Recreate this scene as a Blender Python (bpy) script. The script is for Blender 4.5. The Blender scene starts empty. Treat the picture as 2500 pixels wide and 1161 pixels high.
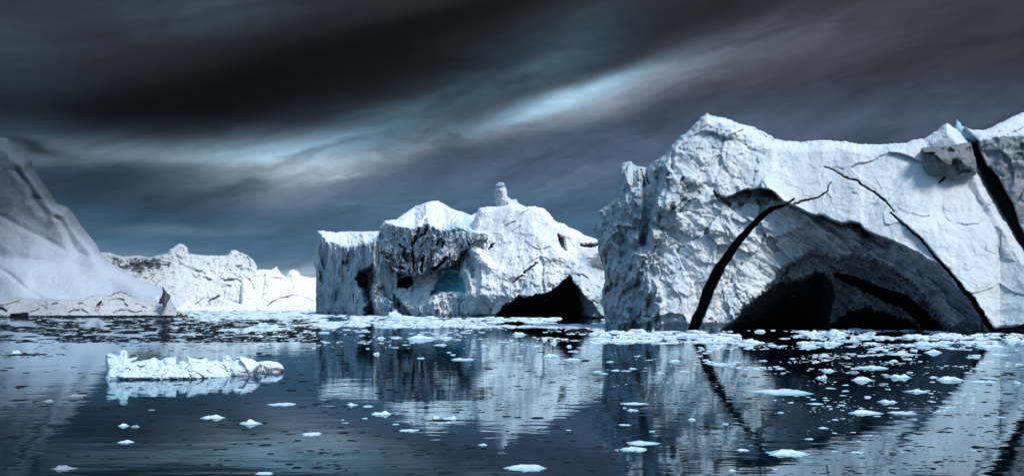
import bpy, math
import numpy as np
from mathutils import Vector

scene = bpy.context.scene
col = scene.collection

# ------------------------------------------------------------------ camera
F = 2400.0            # focal length in photo pixels (photo 2500 x 1161)
UC, VH, H = 1250.0, 745.0, 3.0      # centre column, horizon row, eye height in metres
cd = bpy.data.cameras.new("camera")
cam = bpy.data.objects.new("camera", cd)
col.objects.link(cam)
cam.location = (0, 0, H)
cam.rotation_euler = (math.radians(90), 0, 0)
cd.sensor_width = 36.0
cd.sensor_fit = 'HORIZONTAL'
cd.lens = 36.0 * F / 2500.0
cd.shift_y = (VH - 580.5) / 2500.0
cd.clip_start = 0.1
cd.clip_end = 60000
scene.camera = cam

# ------------------------------------------------------------------ light, exposure
SUN_AZ, SUN_EL = math.radians(140), math.radians(46)     # azimuth from +Y (view direction) towards +X
sd = Vector((math.sin(SUN_AZ) * math.cos(SUN_EL), math.cos(SUN_AZ) * math.cos(SUN_EL), math.sin(SUN_EL)))
ld = bpy.data.lights.new("sun", 'SUN')
ld.energy = 2.4
ld.angle = math.radians(17)
ld.color = (1.0, 0.97, 0.94)
lo = bpy.data.objects.new("sun", ld)
col.objects.link(lo)
lo.rotation_euler = sd.to_track_quat('Z', 'Y').to_euler()
lo.location = (60, -60, 90)
scene.view_settings.view_transform = 'Standard'
scene.view_settings.look = 'None'
scene.view_settings.gamma = 1.0
EXPO = 0.55
scene.view_settings.exposure = EXPO
scene.cycles.max_bounces = 5
scene.cycles.diffuse_bounces = 1
scene.cycles.glossy_bounces = 3
scene.cycles.transmission_bounces = 2
scene.cycles.sample_clamp_indirect = 4

# ------------------------------------------------------------------ node expressions
class E:
    """a float expression in a node tree"""
    def __init__(s, nt, sock): s.nt, s.s = nt, sock
    def _m(s, op, b=None, c=None):
        n = s.nt.nodes.new('ShaderNodeMath'); n.operation = op
        for k, v in enumerate((s, b, c)):
            if v is None: continue
            if isinstance(v, E): s.nt.links.new(v.s, n.inputs[k])
            else: n.inputs[k].default_value = v
        return E(s.nt, n.outputs[0])
    def __add__(s, b): return s._m('ADD', b)
    def __sub__(s, b): return s._m('SUBTRACT', b)
    def __mul__(s, b): return s._m('MULTIPLY', b)
    def __truediv__(s, b): return s._m('DIVIDE', b)
    __radd__ = __add__
    __rmul__ = __mul__

def px_dir(u, v):
    az = math.atan((u - UC) / F)
    el = math.atan((VH - v) / F * math.cos(az))
    return az, el

# ------------------------------------------------------------------ sky (world)
world = bpy.data.worlds.new("World")
scene.world = world
world.use_nodes = True
wt = world.node_tree
wt.nodes.clear()
wn, wl = wt.nodes.new, wt.links.new
wout = wn('ShaderNodeOutputWorld')
bgn = wn('ShaderNodeBackground')
bgn.inputs['Strength'].default_value = 0.1
wl(bgn.outputs[0], wout.inputs[0])
sky = wn('ShaderNodeTexSky')
sky.sky_type = 'NISHITA'
sky.sun_disc = False
sky.sun_elevation = SUN_EL
sky.sun_rotation = SUN_AZ
tc = wn('ShaderNodeTexCoord')
sep = wn('ShaderNodeSeparateXYZ')
wl(tc.outputs['Generated'], sep.inputs[0])
X, Y, Z = (E(wt, sep.outputs[k]) for k in range(3))
az = X._m('ARCTAN2', Y)
el = Z._m('ARCSINE')

def comb(x, y, z=0.0):
    n = wn('ShaderNodeCombineXYZ')
    for k, v in enumerate((x, y, z)):
        if isinstance(v, E): wl(v.s, n.inputs[k])
        else: n.inputs[k].default_value = v
    return n.outputs[0]

def wnoise(vec, scale, detail=3.0, rough=0.5):
    n = wn('ShaderNodeTexNoise')
    n.inputs['Scale'].default_value = scale
    n.inputs['Detail'].default_value = detail
    n.inputs['Roughness'].default_value = rough
    wl(vec, n.inputs['Vector'])
    return E(wt, n.outputs['Fac'])

# wind-drawn streaks: noise stretched along a direction that rises to the right
ta = math.radians(13)
along = az * math.cos(ta) + el * math.sin(ta)
across = el * math.cos(ta) - az * math.sin(ta)
w1 = wnoise(comb(along * 3.0, across * 12.0, 3.1), 1.0, 3)
w2 = wnoise(comb(along * 4.0, across * 16.0, 8.7), 1.0, 3)
azw = az + (w1 - 0.5) * 0.14
elw = el + (w2 - 0.5) * 0.036
w3 = wnoise(comb(az * 9.0, el * 22.0, 12.3), 1.0, 5, 0.6)
streak = wnoise(comb(along * 5.0 + w3 * .8, across * 26.0 + w1 * 2.0 + w3 * 1.6, 1.7), 1.0, 6, 0.56)
fine = wnoise(comb(along * 9.0, across * 38.0 + w2 * 3.0, 5.2), 1.0, 6, 0.62)

ramp = wn('ShaderNodeValToRGB')
rin = elw._m('MULTIPLY', 1.0 / math.radians(60))
wl(rin.s, ramp.inputs[0])
stops = [(-3, (.30, .34, .40)), (0.3, (.34, .44, .55)), (1.6, (.18, .28, .39)), (3.2, (.066, .155, .255)), (5.6, (.042, .092, .162)),
         (8.5, (.036, .054, .086)), (12.5, (.027, .033, .045)), (17.5, (.022, .026, .033)), (26, (.030, .035, .045)),
         (38, (.09, .16, .25)), (50, (.26, .48, .76)), (60, (.37, .66, 1.02))]
cr = ramp.color_ramp
cr.elements[0].position = 0.0
cr.elements[1].position = 1.0
while len(cr.elements) < len(stops): cr.elements.new(0.5)
for e_, (d_, c_) in zip(cr.elements, stops):
    e_.position = max(0.0, min(1.0, d_ / 60.0)); e_.color = (*c_, 1)

def vmath(op, a, b):
    n = wn('ShaderNodeVectorMath'); n.operation = op
    for k, v in enumerate((a, b)):
        if isinstance(v, (tuple, list)): n.inputs[k].default_value = v
        elif isinstance(v, E): wl(v.s, n.inputs['Scale'])
        else: wl(v, n.inputs[k])
    return n.outputs[0]

def blob(u, v, a, b, ang=0.0, src=None):
    """soft elongated cloud patch centred on a direction; a, b half lengths in hundredths of a radian"""
    A, L = px_dir(u, v)
    dx, dy = azw - A, elw - L
    c, s_ = math.cos(math.radians(ang)), math.sin(math.radians(ang))
    p = (dx * c + dy * s_) * (100.0 / a)
    q = (dy * c - dx * s_) * (100.0 / b)
    r = p * p + q * q
    return (r * -1.0)._m('EXPONENT')

front = Y._m('MULTIPLY_ADD', 4.0, 0.6)                  # 1 in front of the viewer, 0 behind
front = front._m('MINIMUM', 1.0)._m('MAXIMUM', 0.0)
cur = ramp.outputs[0]
# light streaks (colour added)
adds = [
    (690, 388, 11.0, 1.9, 3, (.15, .195, .225)), (740, 345, 7.0, .9, 6, (.06, .11, .145)), (760, 402, 5.5, .9, 4, (.24, .29, .33)), (540, 355, 13.0, 1.0, 2, (.08, .145, .18)), (500, 378, 11.0, .6, 2, (.07, .085, .10)), (240, 368, 13.0, 1.0, 0, (.06, .09, .105)),
    (640, 445, 10.0, 1.6, 5, (.095, .092, .098)), (770, 428, 4.5, 0.45, 6, (.17, .19, .22)),
    (880, 325, 7.0, 1.7, 24, (.07, .14, .185)), (1090, 235, 10.0, 2.0, 25, (.04, .088, .118)), (1300, 150, 8.0, 2.4, 22, (.026, .055, .075)), (1750, 330, 22.0, 3.0, 0, (.020, .032, .055)),
    (1290, 262, 11.0, 1.0, 17, (.14, .25, .33)), (1420, 220, 6.0, 1.1, 14, (.13, .22, .28)), (1560, 205, 14.0, 1.5, 14, (.09, .11, .135)),
    (1150, 300, 9.0, 1.5, 16, (.06, .085, .105)), (1250, 310, 16.0, 1.3, 14, (.055, .055, .065)),
    (1900, 120, 20.0, 2.8, 14, (.022, .026, .033)), (1100, 470, 16.0, 3.4, 6, (.040, .055, .082)), (1550, 400, 16.0, 4.5, 0, (.030, .042, .068)), (700, 480, 12.0, 1.6, 6, (.035, .040, .046)),
    (30, 200, 6.0, 5.0, 0, (.010, .022, .030)), (480, 30, 10.0, 2.2, 4, (.012, .022, .028)),
    (420, 562, 7.0, 0.45, 4, (.05, .07, .085)), (690, 665, 9.0, 1.0, 0, (.24, .24, .24)), (2050, 310, 20.0, 2.5, 2, (.022, .030, .045)), (2250, 110, 20.0, 5.0, 10, (.012, .011, .013)),
]
sfac = ((streak - 0.5) * 2.6 + 0.95)._m('MAXIMUM', 0.0)
for u, v, a, b, ang, c_ in adds:
    g = blob(u, v, a, b, ang) * sfac
    n = wn('ShaderNodeVectorMath'); n.operation = 'SCALE'
    n.inputs[0].default_value = c_; wl(g.s, n.inputs['Scale'])
    cur = vmath('ADD', cur, n.outputs[0])
# dark cloud bodies (multiplied)
darks = [(600, 215, 22.0, 4.2, 7, .88), (860, 130, 18.0, 3.6, 14, .78), (330, 262, 20.0, 2.0, 2, .85), (230, 440, 14.0, 2.6, 0, .45),
         (300, 500, 12.0, 3.0, 0, .35), (1150, 30, 12.0, 2.2, 16, .6), (40, 344, 2.4, 0.45, -6, .75), (1000, 560, 20.0, 2.0, 4, .12), (1650, 40, 14.0, 1.6, 12, .3)]
mul = None
for u, v, a, b, ang, k in darks:
    t = blob(u, v, a, b, ang) * (-k) + 1.0
    mul = t if mul is None else mul * t
mul = mul * ((streak - 0.5) * 0.9 + 1.0) * ((fine - 0.5) * 0.75 + 1.0)
n = wn('ShaderNodeVectorMath'); n.operation = 'SCALE'
wl(cur, n.inputs[0]); wl((mul * (10.0 / 2 ** EXPO)).s, n.inputs['Scale'])
front_cloud = n.outputs[0]
# behind the viewer the deck is thinner and brighter
back_ramp = wn('ShaderNodeValToRGB')
wl((el * (1 / 1.5708)).s, back_ramp.inputs[0])
bs = [(0, (.08, .13, .19)), (.2, (.11, .20, .32)), (.45, (.26, .48, .76)), (1, (.37, .66, 1.02))]
br = back_ramp.color_ramp
br.elements[0].position, br.elements[1].position = 0, 1
while len(br.elements) < len(bs): br.elements.new(.5)
for e_, (p_, c_) in zip(br.elements, bs):
    e_.position = p_; e_.color = (*c_, 1)
bsc = wn('ShaderNodeVectorMath'); bsc.operation = 'SCALE'
wl(back_ramp.outputs[0], bsc.inputs[0])
bsc.inputs['Scale'].default_value = 10.0 / 2 ** EXPO
mixc = wn('ShaderNodeMix'); mixc.data_type = 'RGBA'
wl(front.s, mixc.inputs[0]); wl(bsc.outputs[0], mixc.inputs[6]); wl(front_cloud, mixc.inputs[7])
# a little of the clear sky comes through the deck
cover = wn('ShaderNodeMix'); cover.data_type = 'RGBA'
cover.inputs[0].default_value = 0.993
wl(sky.outputs[0], cover.inputs[6]); wl(mixc.outputs[2], cover.inputs[7])
wl(cover.outputs[2], bgn.inputs['Color'])

# ------------------------------------------------------------------ noise
rng = np.random.default_rng(7)
_perm = rng.permutation(256).astype(np.int32)
_perm = np.concatenate([_perm, _perm, _perm])
_g = rng.normal(size=(256, 3)); _g /= np.linalg.norm(_g, axis=1)[:, None]
_g = _g.astype(np.float32)
_j = rng.random((256, 3)).astype(np.float32)

def _hash(i, j, k):
    return _perm[_perm[_perm[i & 255] + (j & 255)] + (k & 255)]

def perlin(p):
    p = np.asarray(p, np.float32)
    i = np.floor(p).astype(np.int32); f = p - i
    w = f * f * f * (f * (f * 6 - 15) + 10)
    out = 0
    for dx in (0, 1):
        wx = w[..., 0] if dx else 1 - w[..., 0]
        for dy in (0, 1):
            wy = w[..., 1] if dy else 1 - w[..., 1]
            for dz in (0, 1):
                wz = w[..., 2] if dz else 1 - w[..., 2]
                g = _g[_hash(i[..., 0] + dx, i[..., 1] + dy, i[..., 2] + dz)]
                d = (f[..., 0] - dx) * g[..., 0] + (f[..., 1] - dy) * g[..., 1] + (f[..., 2] - dz) * g[..., 2]
                out = out + wx * wy * wz * d
    return out * 1.5

def fbm(p, o=4, gain=.5):
    a, s, t = 1.0, 0, 0
    for k in range(o):
        s = s + a * perlin(p * (2.03 ** k) + 17.3 * k); t += a; a *= gain
    return s / t

def ridged(p, o=4, gain=.5):
    a, s, t = 1.0, 0, 0
    for k in range(o):
        s = s + a * (1 - np.abs(perlin(p * (2.07 ** k) + 31.7 * k)) * 2); t += a; a *= gain
    return s / t

def facets(p):
    """broken planar chips: each Voronoi cell is a tilted plane. returns (height, edge distance)"""
    p = np.asarray(p, np.float32)
    i = np.floor(p).astype(np.int32)
    d1 = np.full(p.shape[:-1], 1e9, np.float32); d2 = d1.copy(); h = np.zeros_like(d1)
    for dx in (-1, 0, 1):
        for dy in (-1, 0, 1):
            for dz in (-1, 0, 1):
                hh = _hash(i[..., 0] + dx, i[..., 1] + dy, i[..., 2] + dz)
                c = i + np.array((dx, dy, dz)) + _j[hh]
                v = p - c
                d = (v * v).sum(-1)
                t = (v * _g[(hh * 7 + 3) & 255]).sum(-1) + _g[hh][..., 0] * .5
                nearer = d < d1
                d2 = np.where(nearer, d1, np.minimum(d2, d))
                h = np.where(nearer, t, h); d1 = np.where(nearer, d, d1)
    return h, np.sqrt(d2) - np.sqrt(d1)

def sstep(a, b, x):
    t = np.clip((x - a) / (b - a), 0, 1)
    return t * t * (3 - 2 * t)

# ------------------------------------------------------------------ outlines
def tr(s, ox, oy):
    return lambda pts: np.array([(ox + x / s, oy + y / s) for x, y in pts], np.float64)
TM = tr(2.7645, 740, 400); TR1 = tr(1.9345, 1420, 240); TR2 = tr(1.935, 1900, 240)
TL = tr(2.3225, 0, 300); TX = tr(3.0557, 1700, 440); TY = tr(4.465, 740, 540); TB = tr(4.8077, 0, 690)

def sdseg(U, V, a, b):
    ex, ey = b[0] - a[0], b[1] - a[1]
    t = np.clip(((U - a[0]) * ex + (V - a[1]) * ey) / (ex * ex + ey * ey + 1e-9), 0, 1)
    return np.hypot(U - a[0] - t * ex, V - a[1] - t * ey), t

def sdpoly(U, V, pts):
    d = np.full(U.shape, 1e9); ins = np.zeros(U.shape, bool)
    n = len(pts)
    for k in range(n):
        a, b = pts[k], pts[(k + 1) % n]
        d = np.minimum(d, sdseg(U, V, a, b)[0])
        if a[1] != b[1]:
            c = ((a[1] > V) != (b[1] > V)) & (U < (b[0] - a[0]) * (V - a[1]) / (b[1] - a[1]) + a[0])
            ins ^= c
    return np.where(ins, -d, d)

def sdline(U, V, pts, w):
    """distance to a polyline minus its (varying) half width"""
    d = np.full(U.shape, 1e9)
    w = np.broadcast_to(np.asarray(w, float), (len(pts),))
    for k in range(len(pts) - 1):
        q, t = sdseg(U, V, pts[k], pts[k + 1])
        d = np.minimum(d, q - (w[k] + (w[k + 1] - w[k]) * t))
    return d

def side(U, V, pts):
    """signed: > 0 below (larger v than) a left-to-right polyline"""
    return V - np.interp(U, pts[:, 0], pts[:, 1])

def unproject(U, V, D):
    return np.stack([(U - UC) / F * D, D, H - (V - VH) / F * D], -1)

def n2(U, V, wl_, seed=0.0, o=3):
    return fbm(np.stack([U / wl_, V / wl_, np.full(U.shape, seed)], -1), o)

# ------------------------------------------------------------------ mesh helpers
def mesh_obj(name, verts, faces, mat, parent=None, smooth=True, attrs=None):
    me = bpy.data.meshes.new(name)
    faces = np.asarray(faces, np.int32)
    k = faces.shape[1]
    me.vertices.add(len(verts)); me.vertices.foreach_set('co', np.ascontiguousarray(verts, np.float32).ravel())
    me.loops.add(faces.size); me.loops.foreach_set('vertex_index', faces.ravel())
    me.polygons.add(len(faces)); me.polygons.foreach_set('loop_start', np.arange(0, faces.size, k, dtype=np.int32))
    me.polygons.foreach_set('use_smooth', np.full(len(faces), smooth))
    for an, av in (attrs or {}).items():
        at = me.attributes.new(an, 'FLOAT', 'POINT'); at.data.foreach_set('value', np.asarray(av, np.float32).ravel())
    me.update(calc_edges=True); me.validate()
    me.materials.append(mat)
    o = bpy.data.objects.new(name, me); col.objects.link(o)
    if parent: o.parent = parent; o.matrix_parent_inverse = parent.matrix_world.inverted()
    return o

def thing(name, label, cat, loc=(0, 0, 0), group=None):
    o = bpy.data.objects.new(name, None); col.objects.link(o)
    o.location = loc; o['label'] = label; o['category'] = cat
    o.empty_display_size = 2
    if group: o['group'] = group
    bpy.context.view_layer.update()
    return o

def relief(name, poly, dfun, step, mat, parent, thick=20.0, back_w=120.0, edge=(20.0, 4.0), jag=(3.0, 14.0), clip=None, detail=None, band=False):
    """a solid ice body: measured outline, measured front depths, its own thickness and a rounded back"""
    lo_, hi_ = poly.min(0) - 3 * step, poly.max(0) + 3 * step
    if clip: lo_ = np.maximum(lo_, clip[:2]); hi_ = np.minimum(hi_, clip[2:])
    U, V = np.meshgrid(np.arange(lo_[0], hi_[0], step), np.arange(lo_[1], hi_[1], step))
    s = sdpoly(U, V, poly)
    s = s + jag[0] * (n2(U, V, jag[1], 2.2, 4) * 1.3 + .5 * n2(U, V, jag[1] * 3.5, 5.1, 2))
    gy, gx = np.gradient(s, step)
    gl = np.hypot(gx, gy) + 1e-6
    keep = s < 1.2 * step
    rim = keep & (s >= -0.15 * step)
    mv = np.clip(np.where(rim, s, 0), -step, 1.2 * step)
    U = U - mv * gx / gl; V = V - mv * gy / gl
    D, at = dfun(U, V)
    d = np.maximum(-s, 0)
    w, e = edge
    D = D + e * (1 - np.sqrt(np.maximum(0, 1 - (1 - np.clip(d / w, 0, 1)) ** 2)))
    D0 = D.copy()
    P = unproject(U, V, D)
    if detail is not None:
        D = D + detail(P, U, V) * sstep(-1, 12, d + 3)
        P = unproject(U, V, D)
    if band:
        zz = P[..., 2] + .5 * n2(U, V, 20, 3.6)
        D = D + .7 * sstep(1.0, .3, zz); P = unproject(U, V, D)
        at['blue'] = np.maximum(at.get('blue', 0.0), .30 * sstep(1.3, .2, zz))
    prof = np.sqrt(np.maximum(0, 1 - (1 - np.clip(d / back_w, 0, 1)) ** 2))
    Dm = np.percentile(D0[keep], 30)
    DB = np.maximum(D + 1.0 + .02 * d, np.minimum(D0, Dm + thick) + thick * prof)
    PB = unproject(U, V, DB)
    ny, nx = U.shape
    idx = np.full((ny, nx), -1); idx[keep] = np.arange(keep.sum())
    inner = keep & ~rim
    bidx = idx.copy(); nf = int(keep.sum()); bidx[inner] = nf + np.arange(inner.sum())
    verts = np.concatenate([P[keep], PB[inner]])
    q = keep[:-1, :-1] & keep[1:, :-1] & keep[1:, 1:] & keep[:-1, 1:]
    def quads(I, rev):
        a = [I[1:, :-1][q], I[1:, 1:][q], I[:-1, 1:][q], I[:-1, :-1][q]]
        return np.stack(a[::-1] if rev else a, 1)
    f1, f2 = quads(idx, False), quads(bidx, True)
    f2 = f2[(f2 >= nf).any(1)]
    attrs = {}
    for k in ('dirt_shade', 'blue', 'snow', 'grime_shade'):
        A = np.broadcast_to(at.get(k, 0.0), U.shape)
        attrs[k] = np.concatenate([A[keep], A[inner]])
    return mesh_obj(name, verts, np.concatenate([f1, f2]), mat, parent, True, attrs)

# ------------------------------------------------------------------ materials
def ice_material(name, white=(.80, .83, .86), cool=(.42, .60, .70), cool_amt=.5, scale=1.0, dirt_shade_bias=0.0, bump=1.0, dirt_shade_col=(.026, .029, .034), streaky=.35):
    m = bpy.data.materials.new(name); m.use_nodes = True
    nt = m.node_tree; N = nt.nodes.new; Lk = nt.links.new
    b = nt.nodes['Principled BSDF']
    b.inputs['Roughness'].default_value = .62
    b.inputs['Specular IOR Level'].default_value = .3
    tcn = N('ShaderNodeTexCoord'); mp = N('ShaderNodeMapping')
    mp.inputs['Scale'].default_value = (scale, scale, scale * streaky)
    Lk(tcn.outputs['Object'], mp.inputs[0])
    def noise(vec, sc, det, rough=.55):
        n = N('ShaderNodeTexNoise'); n.inputs['Scale'].default_value = sc; n.inputs['Detail'].default_value = det
        n.inputs['Roughness'].default_value = rough; Lk(vec, n.inputs['Vector']); return E(nt, n.outputs['Fac'])
    def attr(a):
        n = N('ShaderNodeAttribute'); n.attribute_name = a; return E(nt, n.outputs['Fac'])
    def mix(f, a, c):
        n = N('ShaderNodeMix'); n.data_type = 'RGBA'; Lk(f.s, n.inputs[0])
        for k, v in ((6, a), (7, c)):
            if isinstance(v, tuple): n.inputs[k].default_value = (*v, 1)
            else: Lk(v, n.inputs[k])
        return n.outputs[2]
    def clamp(x): return x._m('MAXIMUM', 0.0)._m('MINIMUM', 1.0)
    streak_n = noise(mp.outputs[0], .35, 6)
    iso = noise(tcn.outputs['Object'], 1.1 * scale, 6, .65)
    sn, dt, bl = attr('snow'), attr('dirt_shade'), attr('blue')
    f_cool = clamp((streak_n - .42) * 3.2) * cool_amt * (sn * -1.0 + 1.0)
    c = mix(f_cool, white, cool)
    c = mix(clamp((noise(tcn.outputs['Object'], .16 * scale, 4) - .5) * 2.2) * .22 * (sn * -1.0 + 1.0), c, (.55, .56, .55))
    c = mix(clamp(bl), c, (.045, .36, .46))
    c = mix(clamp(attr('grime_shade') * (iso * .5 + .75)), c, (.062, .075, .098))  # soiled ice, plus shade painted into caves, flank and upper slope
    f_d = clamp((dt + dirt_shade_bias + (iso - .5) * 1.5 + (streak_n - .5) * .8 - .55) * 5.0) * clamp((dt + dirt_shade_bias) * 8.0)  # grit, plus shade painted into recesses and crevices
    c = mix(f_d * .93, c, dirt_shade_col)
    Lk(c, b.inputs['Base Color'])
    h = noise(tcn.outputs['Object'], 2.2 * scale, 8, .62) + noise(mp.outputs[0], .9, 6, .6) * .8
    bp = N('ShaderNodeBump'); bp.inputs['Strength'].default_value = .75 * bump; bp.inputs['Distance'].default_value = .35 / scale
    Lk(h.s, bp.inputs['Height']); Lk(bp.outputs[0], b.inputs['Normal'])
    return m

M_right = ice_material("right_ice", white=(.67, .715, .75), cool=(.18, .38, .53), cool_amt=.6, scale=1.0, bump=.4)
M_mid = ice_material("middle_ice", white=(.80, .84, .87), cool=(.20, .43, .62), cool_amt=.8, scale=.55, bump=.5)
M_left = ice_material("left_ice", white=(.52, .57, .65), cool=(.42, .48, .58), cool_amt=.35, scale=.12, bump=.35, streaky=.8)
M_ledge = ice_material("ledge_ice", white=(.52, .53, .55), cool=(.36, .40, .46), cool_amt=.7, scale=.5)
M_far = ice_material("far_ice", white=(.72, .745, .775), cool=(.62, .66, .70), cool_amt=.6, scale=.22)
M_pale = ice_material("pale_ice", white=(.86, .87, .87), cool=(.70, .80, .86), cool_amt=.5, scale=.3)
M_grey = ice_material("grey_ice", white=(.19, .21, .23), cool=(.12, .145, .17), cool_amt=.8, scale=1.0, dirt_shade_bias=-.08)
M_rock = ice_material("dark_ice", white=(.10, .11, .12), cool=(.04, .045, .05), cool_amt=1.0, scale=.7)
M_floe = ice_material("floe_ice", white=(.72, .80, .88), cool=(.42, .62, .78), cool_amt=.6, scale=7.0, streaky=1.5, bump=.5)

def plain(name, c, rough, spec=.5, bump=0.0, scale=8.0, c2=None):
    m = bpy.data.materials.new(name); m.use_nodes = True
    nt = m.node_tree; b = nt.nodes['Principled BSDF']
    b.inputs['Base Color'].default_value = (*c, 1); b.inputs['Roughness'].default_value = rough
    b.inputs['Specular IOR Level'].default_value = spec
    t = nt.nodes.new('ShaderNodeTexCoord'); n = nt.nodes.new('ShaderNodeTexNoise')
    n.inputs['Scale'].default_value = scale; n.inputs['Detail'].default_value = 5
    nt.links.new(t.outputs['Object'], n.inputs['Vector'])
    if c2:
        mx = nt.nodes.new('ShaderNodeMix'); mx.data_type = 'RGBA'
        mx.inputs[6].default_value = (*c, 1); mx.inputs[7].default_value = (*c2, 1)
        nt.links.new(n.outputs['Fac'], mx.inputs[0]); nt.links.new(mx.outputs[2], b.inputs['Base Color'])
    if bump:
        bp = nt.nodes.new('ShaderNodeBump'); bp.inputs['Strength'].default_value = bump; bp.inputs['Distance'].default_value = .02
        nt.links.new(n.outputs['Fac'], bp.inputs['Height']); nt.links.new(bp.outputs[0], b.inputs['Normal'])
    return m
M_dark = plain("clear_dark_ice", (.006, .007, .009), .6, .08, .6, 12.0, (.016, .018, .022))
M_slush = plain("grey_wet_ice", (.16, .19, .22), .4, .4, .6, 10.0, (.34, .38, .42))
M_white = plain("brash_white", (.40, .56, .68), .6, .3, .5, 3.0, (.82, .87, .91))

# ------------------------------------------------------------------ water
wm = bpy.data.materials.new("sea_water"); wm.use_nodes = True
nt = wm.node_tree; b = nt.nodes['Principled BSDF']
nt.nodes.remove(b)
body = nt.nodes.new('ShaderNodeBsdfDiffuse'); body.inputs['Color'].default_value = (.001, .0035, .007, 1)
mirror = nt.nodes.new('ShaderNodeBsdfGlossy'); mirror.inputs['Color'].default_value = (.74, .91, 1.0, 1); mirror.inputs['Roughness'].default_value = .02
fres = nt.nodes.new('ShaderNodeFresnel'); fres.inputs['IOR'].default_value = 1.52
wmix = nt.nodes.new('ShaderNodeMixShader')
nt.links.new(fres.outputs[0], wmix.inputs[0]); nt.links.new(body.outputs[0], wmix.inputs[1]); nt.links.new(mirror.outputs[0], wmix.inputs[2])
nt.links.new(wmix.outputs[0], nt.nodes['Material Output'].inputs['Surface'])
tcn = nt.nodes.new('ShaderNodeTexCoord')
def wat(sx, sy, sc, det):
    mp = nt.nodes.new('ShaderNodeMapping'); mp.inputs['Scale'].default_value = (sx, sy, 1)
    nt.links.new(tcn.outputs['Object'], mp.inputs[0])
    n = nt.nodes.new('ShaderNodeTexNoise'); n.inputs['Scale'].default_value = sc; n.inputs['Detail'].default_value = det
    nt.links.new(mp.outputs[0], n.inputs['Vector']); return E(nt, n.outputs['Fac'])
hgt = wat(.4, 1.0, 1.5, 2) * .0040 + wat(.55, 1.0, .3, 2) * .010 + wat(.4, 1.0, 6.0, 1) * .0003
bp = nt.nodes.new('ShaderNodeBump'); bp.inputs['Strength'].default_value = 1.0; bp.inputs['Distance'].default_value = 1.0
nt.links.new(hgt.s, bp.inputs['Height'])
for sh_ in (mirror, body, fres): nt.links.new(bp.outputs[0], sh_.inputs['Normal'])
wv = np.array([(-20000, -300, 0), (20000, -300, 0), (20000, 30000, 0), (-20000, 30000, 0)], float)
water = mesh_obj("water", wv, [(0, 1, 2, 3)], wm, None, False)
water['kind'] = 'structure'; water['label'] = "calm dark sea mirroring the icebergs"

# ------------------------------------------------------------------ ice surface detail
def crag(P, L, A, fac=.6, rid=.5, fb=.2, vert=1.0):
    q = P / L; q = q * np.array((1, 1, vert))
    wq = q + .35 * np.stack([perlin(q * 1.3 + 9.1), perlin(q * 1.3 + 4.7), perlin(q * 1.3 + 1.9)], -1)
    f1, e1 = facets(wq); f2, e2 = facets(wq * 2.9 + 5.5)
    m = .30 + 1.15 * sstep(-.22, .32, fbm(q * .37 + 21.0, 2))
    return A * (fac * f1 + m * (fac * .42 * f2 - rid * .8 * (ridged(wq * 1.4, 3, .4) - .55) + fb * fbm(q * 5, 4)))

# ================================================================== RIGHT ICEBERG
right = thing("iceberg", "large white iceberg with a dark sea cave arch and a long black curved crack", "iceberg", (30, 112, 0))
R_out = np.concatenate([TR1([(118, 1250), (118, 1090), (100, 1000), (95, 930), (112, 860), (100, 790), (85, 740), (75, 670), (68, 650), (45, 612), (60, 580), (90, 565),
    (80, 530), (110, 510), (140, 490), (165, 460), (172, 390), (185, 370), (180, 330), (200, 300), (235, 298), (255, 320), (300, 325), (330, 310), (355, 290),
    (395, 265), (430, 215), (465, 180), (510, 150), (540, 120), (560, 90), (590, 70), (620, 82), (680, 92), (740, 120), (800, 130), (850, 155), (890, 175),
    (930, 195), (1000, 205), (1080, 205)]),
    TR2([(100, 206), (220, 198), (300, 203), (400, 218), (600, 212), (640, 195), (690, 190), (750, 150), (795, 116), (850, 155), (905, 205), (930, 280), (960, 350),
    (1000, 440), (1040, 500), (1090, 590), (1130, 660), (1161, 710), (1260, 860), (1500, 1100), (1500, 1250)])])
brow = TX([(-120, 200), (60, 170), (160, 140), (250, 118), (350, 75), (480, 62), (560, 75), (600, 120), (660, 160), (720, 180), (790, 220), (860, 255), (940, 265),
    (1010, 300), (1080, 325), (1150, 312), (1220, 325), (1260, 375), (1330, 410), (1430, 440), (1550, 490), (1650, 540), (1780, 605), (1870, 690), (1950, 775),
    (2060, 890), (2139, 1020), (2190, 1090), (2230, 1161), (2260, 1400)])
cave = TX([(150, 1300), (160, 1135), (300, 1010), (480, 850), (620, 765), (800, 735), (880, 680), (960, 690), (1010, 770), (1040, 850), (1010, 1000), (1000, 1300)])
band = TX([(1040, 705), (1100, 725), (1200, 760), (1400, 850), (1550, 905), (1680, 1010), (1800, 1130), (1880, 1260)])
under = TX([(1000, 1300), (1020, 1085), (1150, 985), (1300, 965), (1450, 1010), (1600, 1060), (1750, 1150), (1800, 1300)])
arch = TX([(160, 1300), (300, 1010), (480, 850), (590, 750), (610, 690), (680, 640), (760, 585), (860, 530), (960, 560), (1060, 590), (1180, 560), (1350, 590), (1500, 680),
    (1650, 800), (1780, 960), (1900, 1120), (1960, 1300)])
crackL = TR1([(470, 1200), (500, 1095), (540, 1000), (580, 885), (625, 800), (700, 700), (770, 620), (850, 540), (890, 513), (950, 505), (1003, 475)])
crackR = TR1([(1003, 475), (955, 511), (915, 521), (870, 552), (800, 622), (740, 702), (680, 792), (635, 885), (585, 1010), (552, 1095), (530, 1200)])
crack1 = np.concatenate([crackL, crackR])
crack2a = TR2([(215, 320), (260, 340), (310, 370), (370, 390), (430, 430), (500, 480), (550, 535)])
crack2b = TR2([(530, 540), (600, 600), (680, 670), (740, 745), (800, 810), (860, 885), (920, 955), (980, 1050), (1010, 1090), (1040, 1200)])
crack3 = TR2([(75, 495), (130, 480), (190, 470), (230, 440), (235, 410), (250, 392)])
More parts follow.
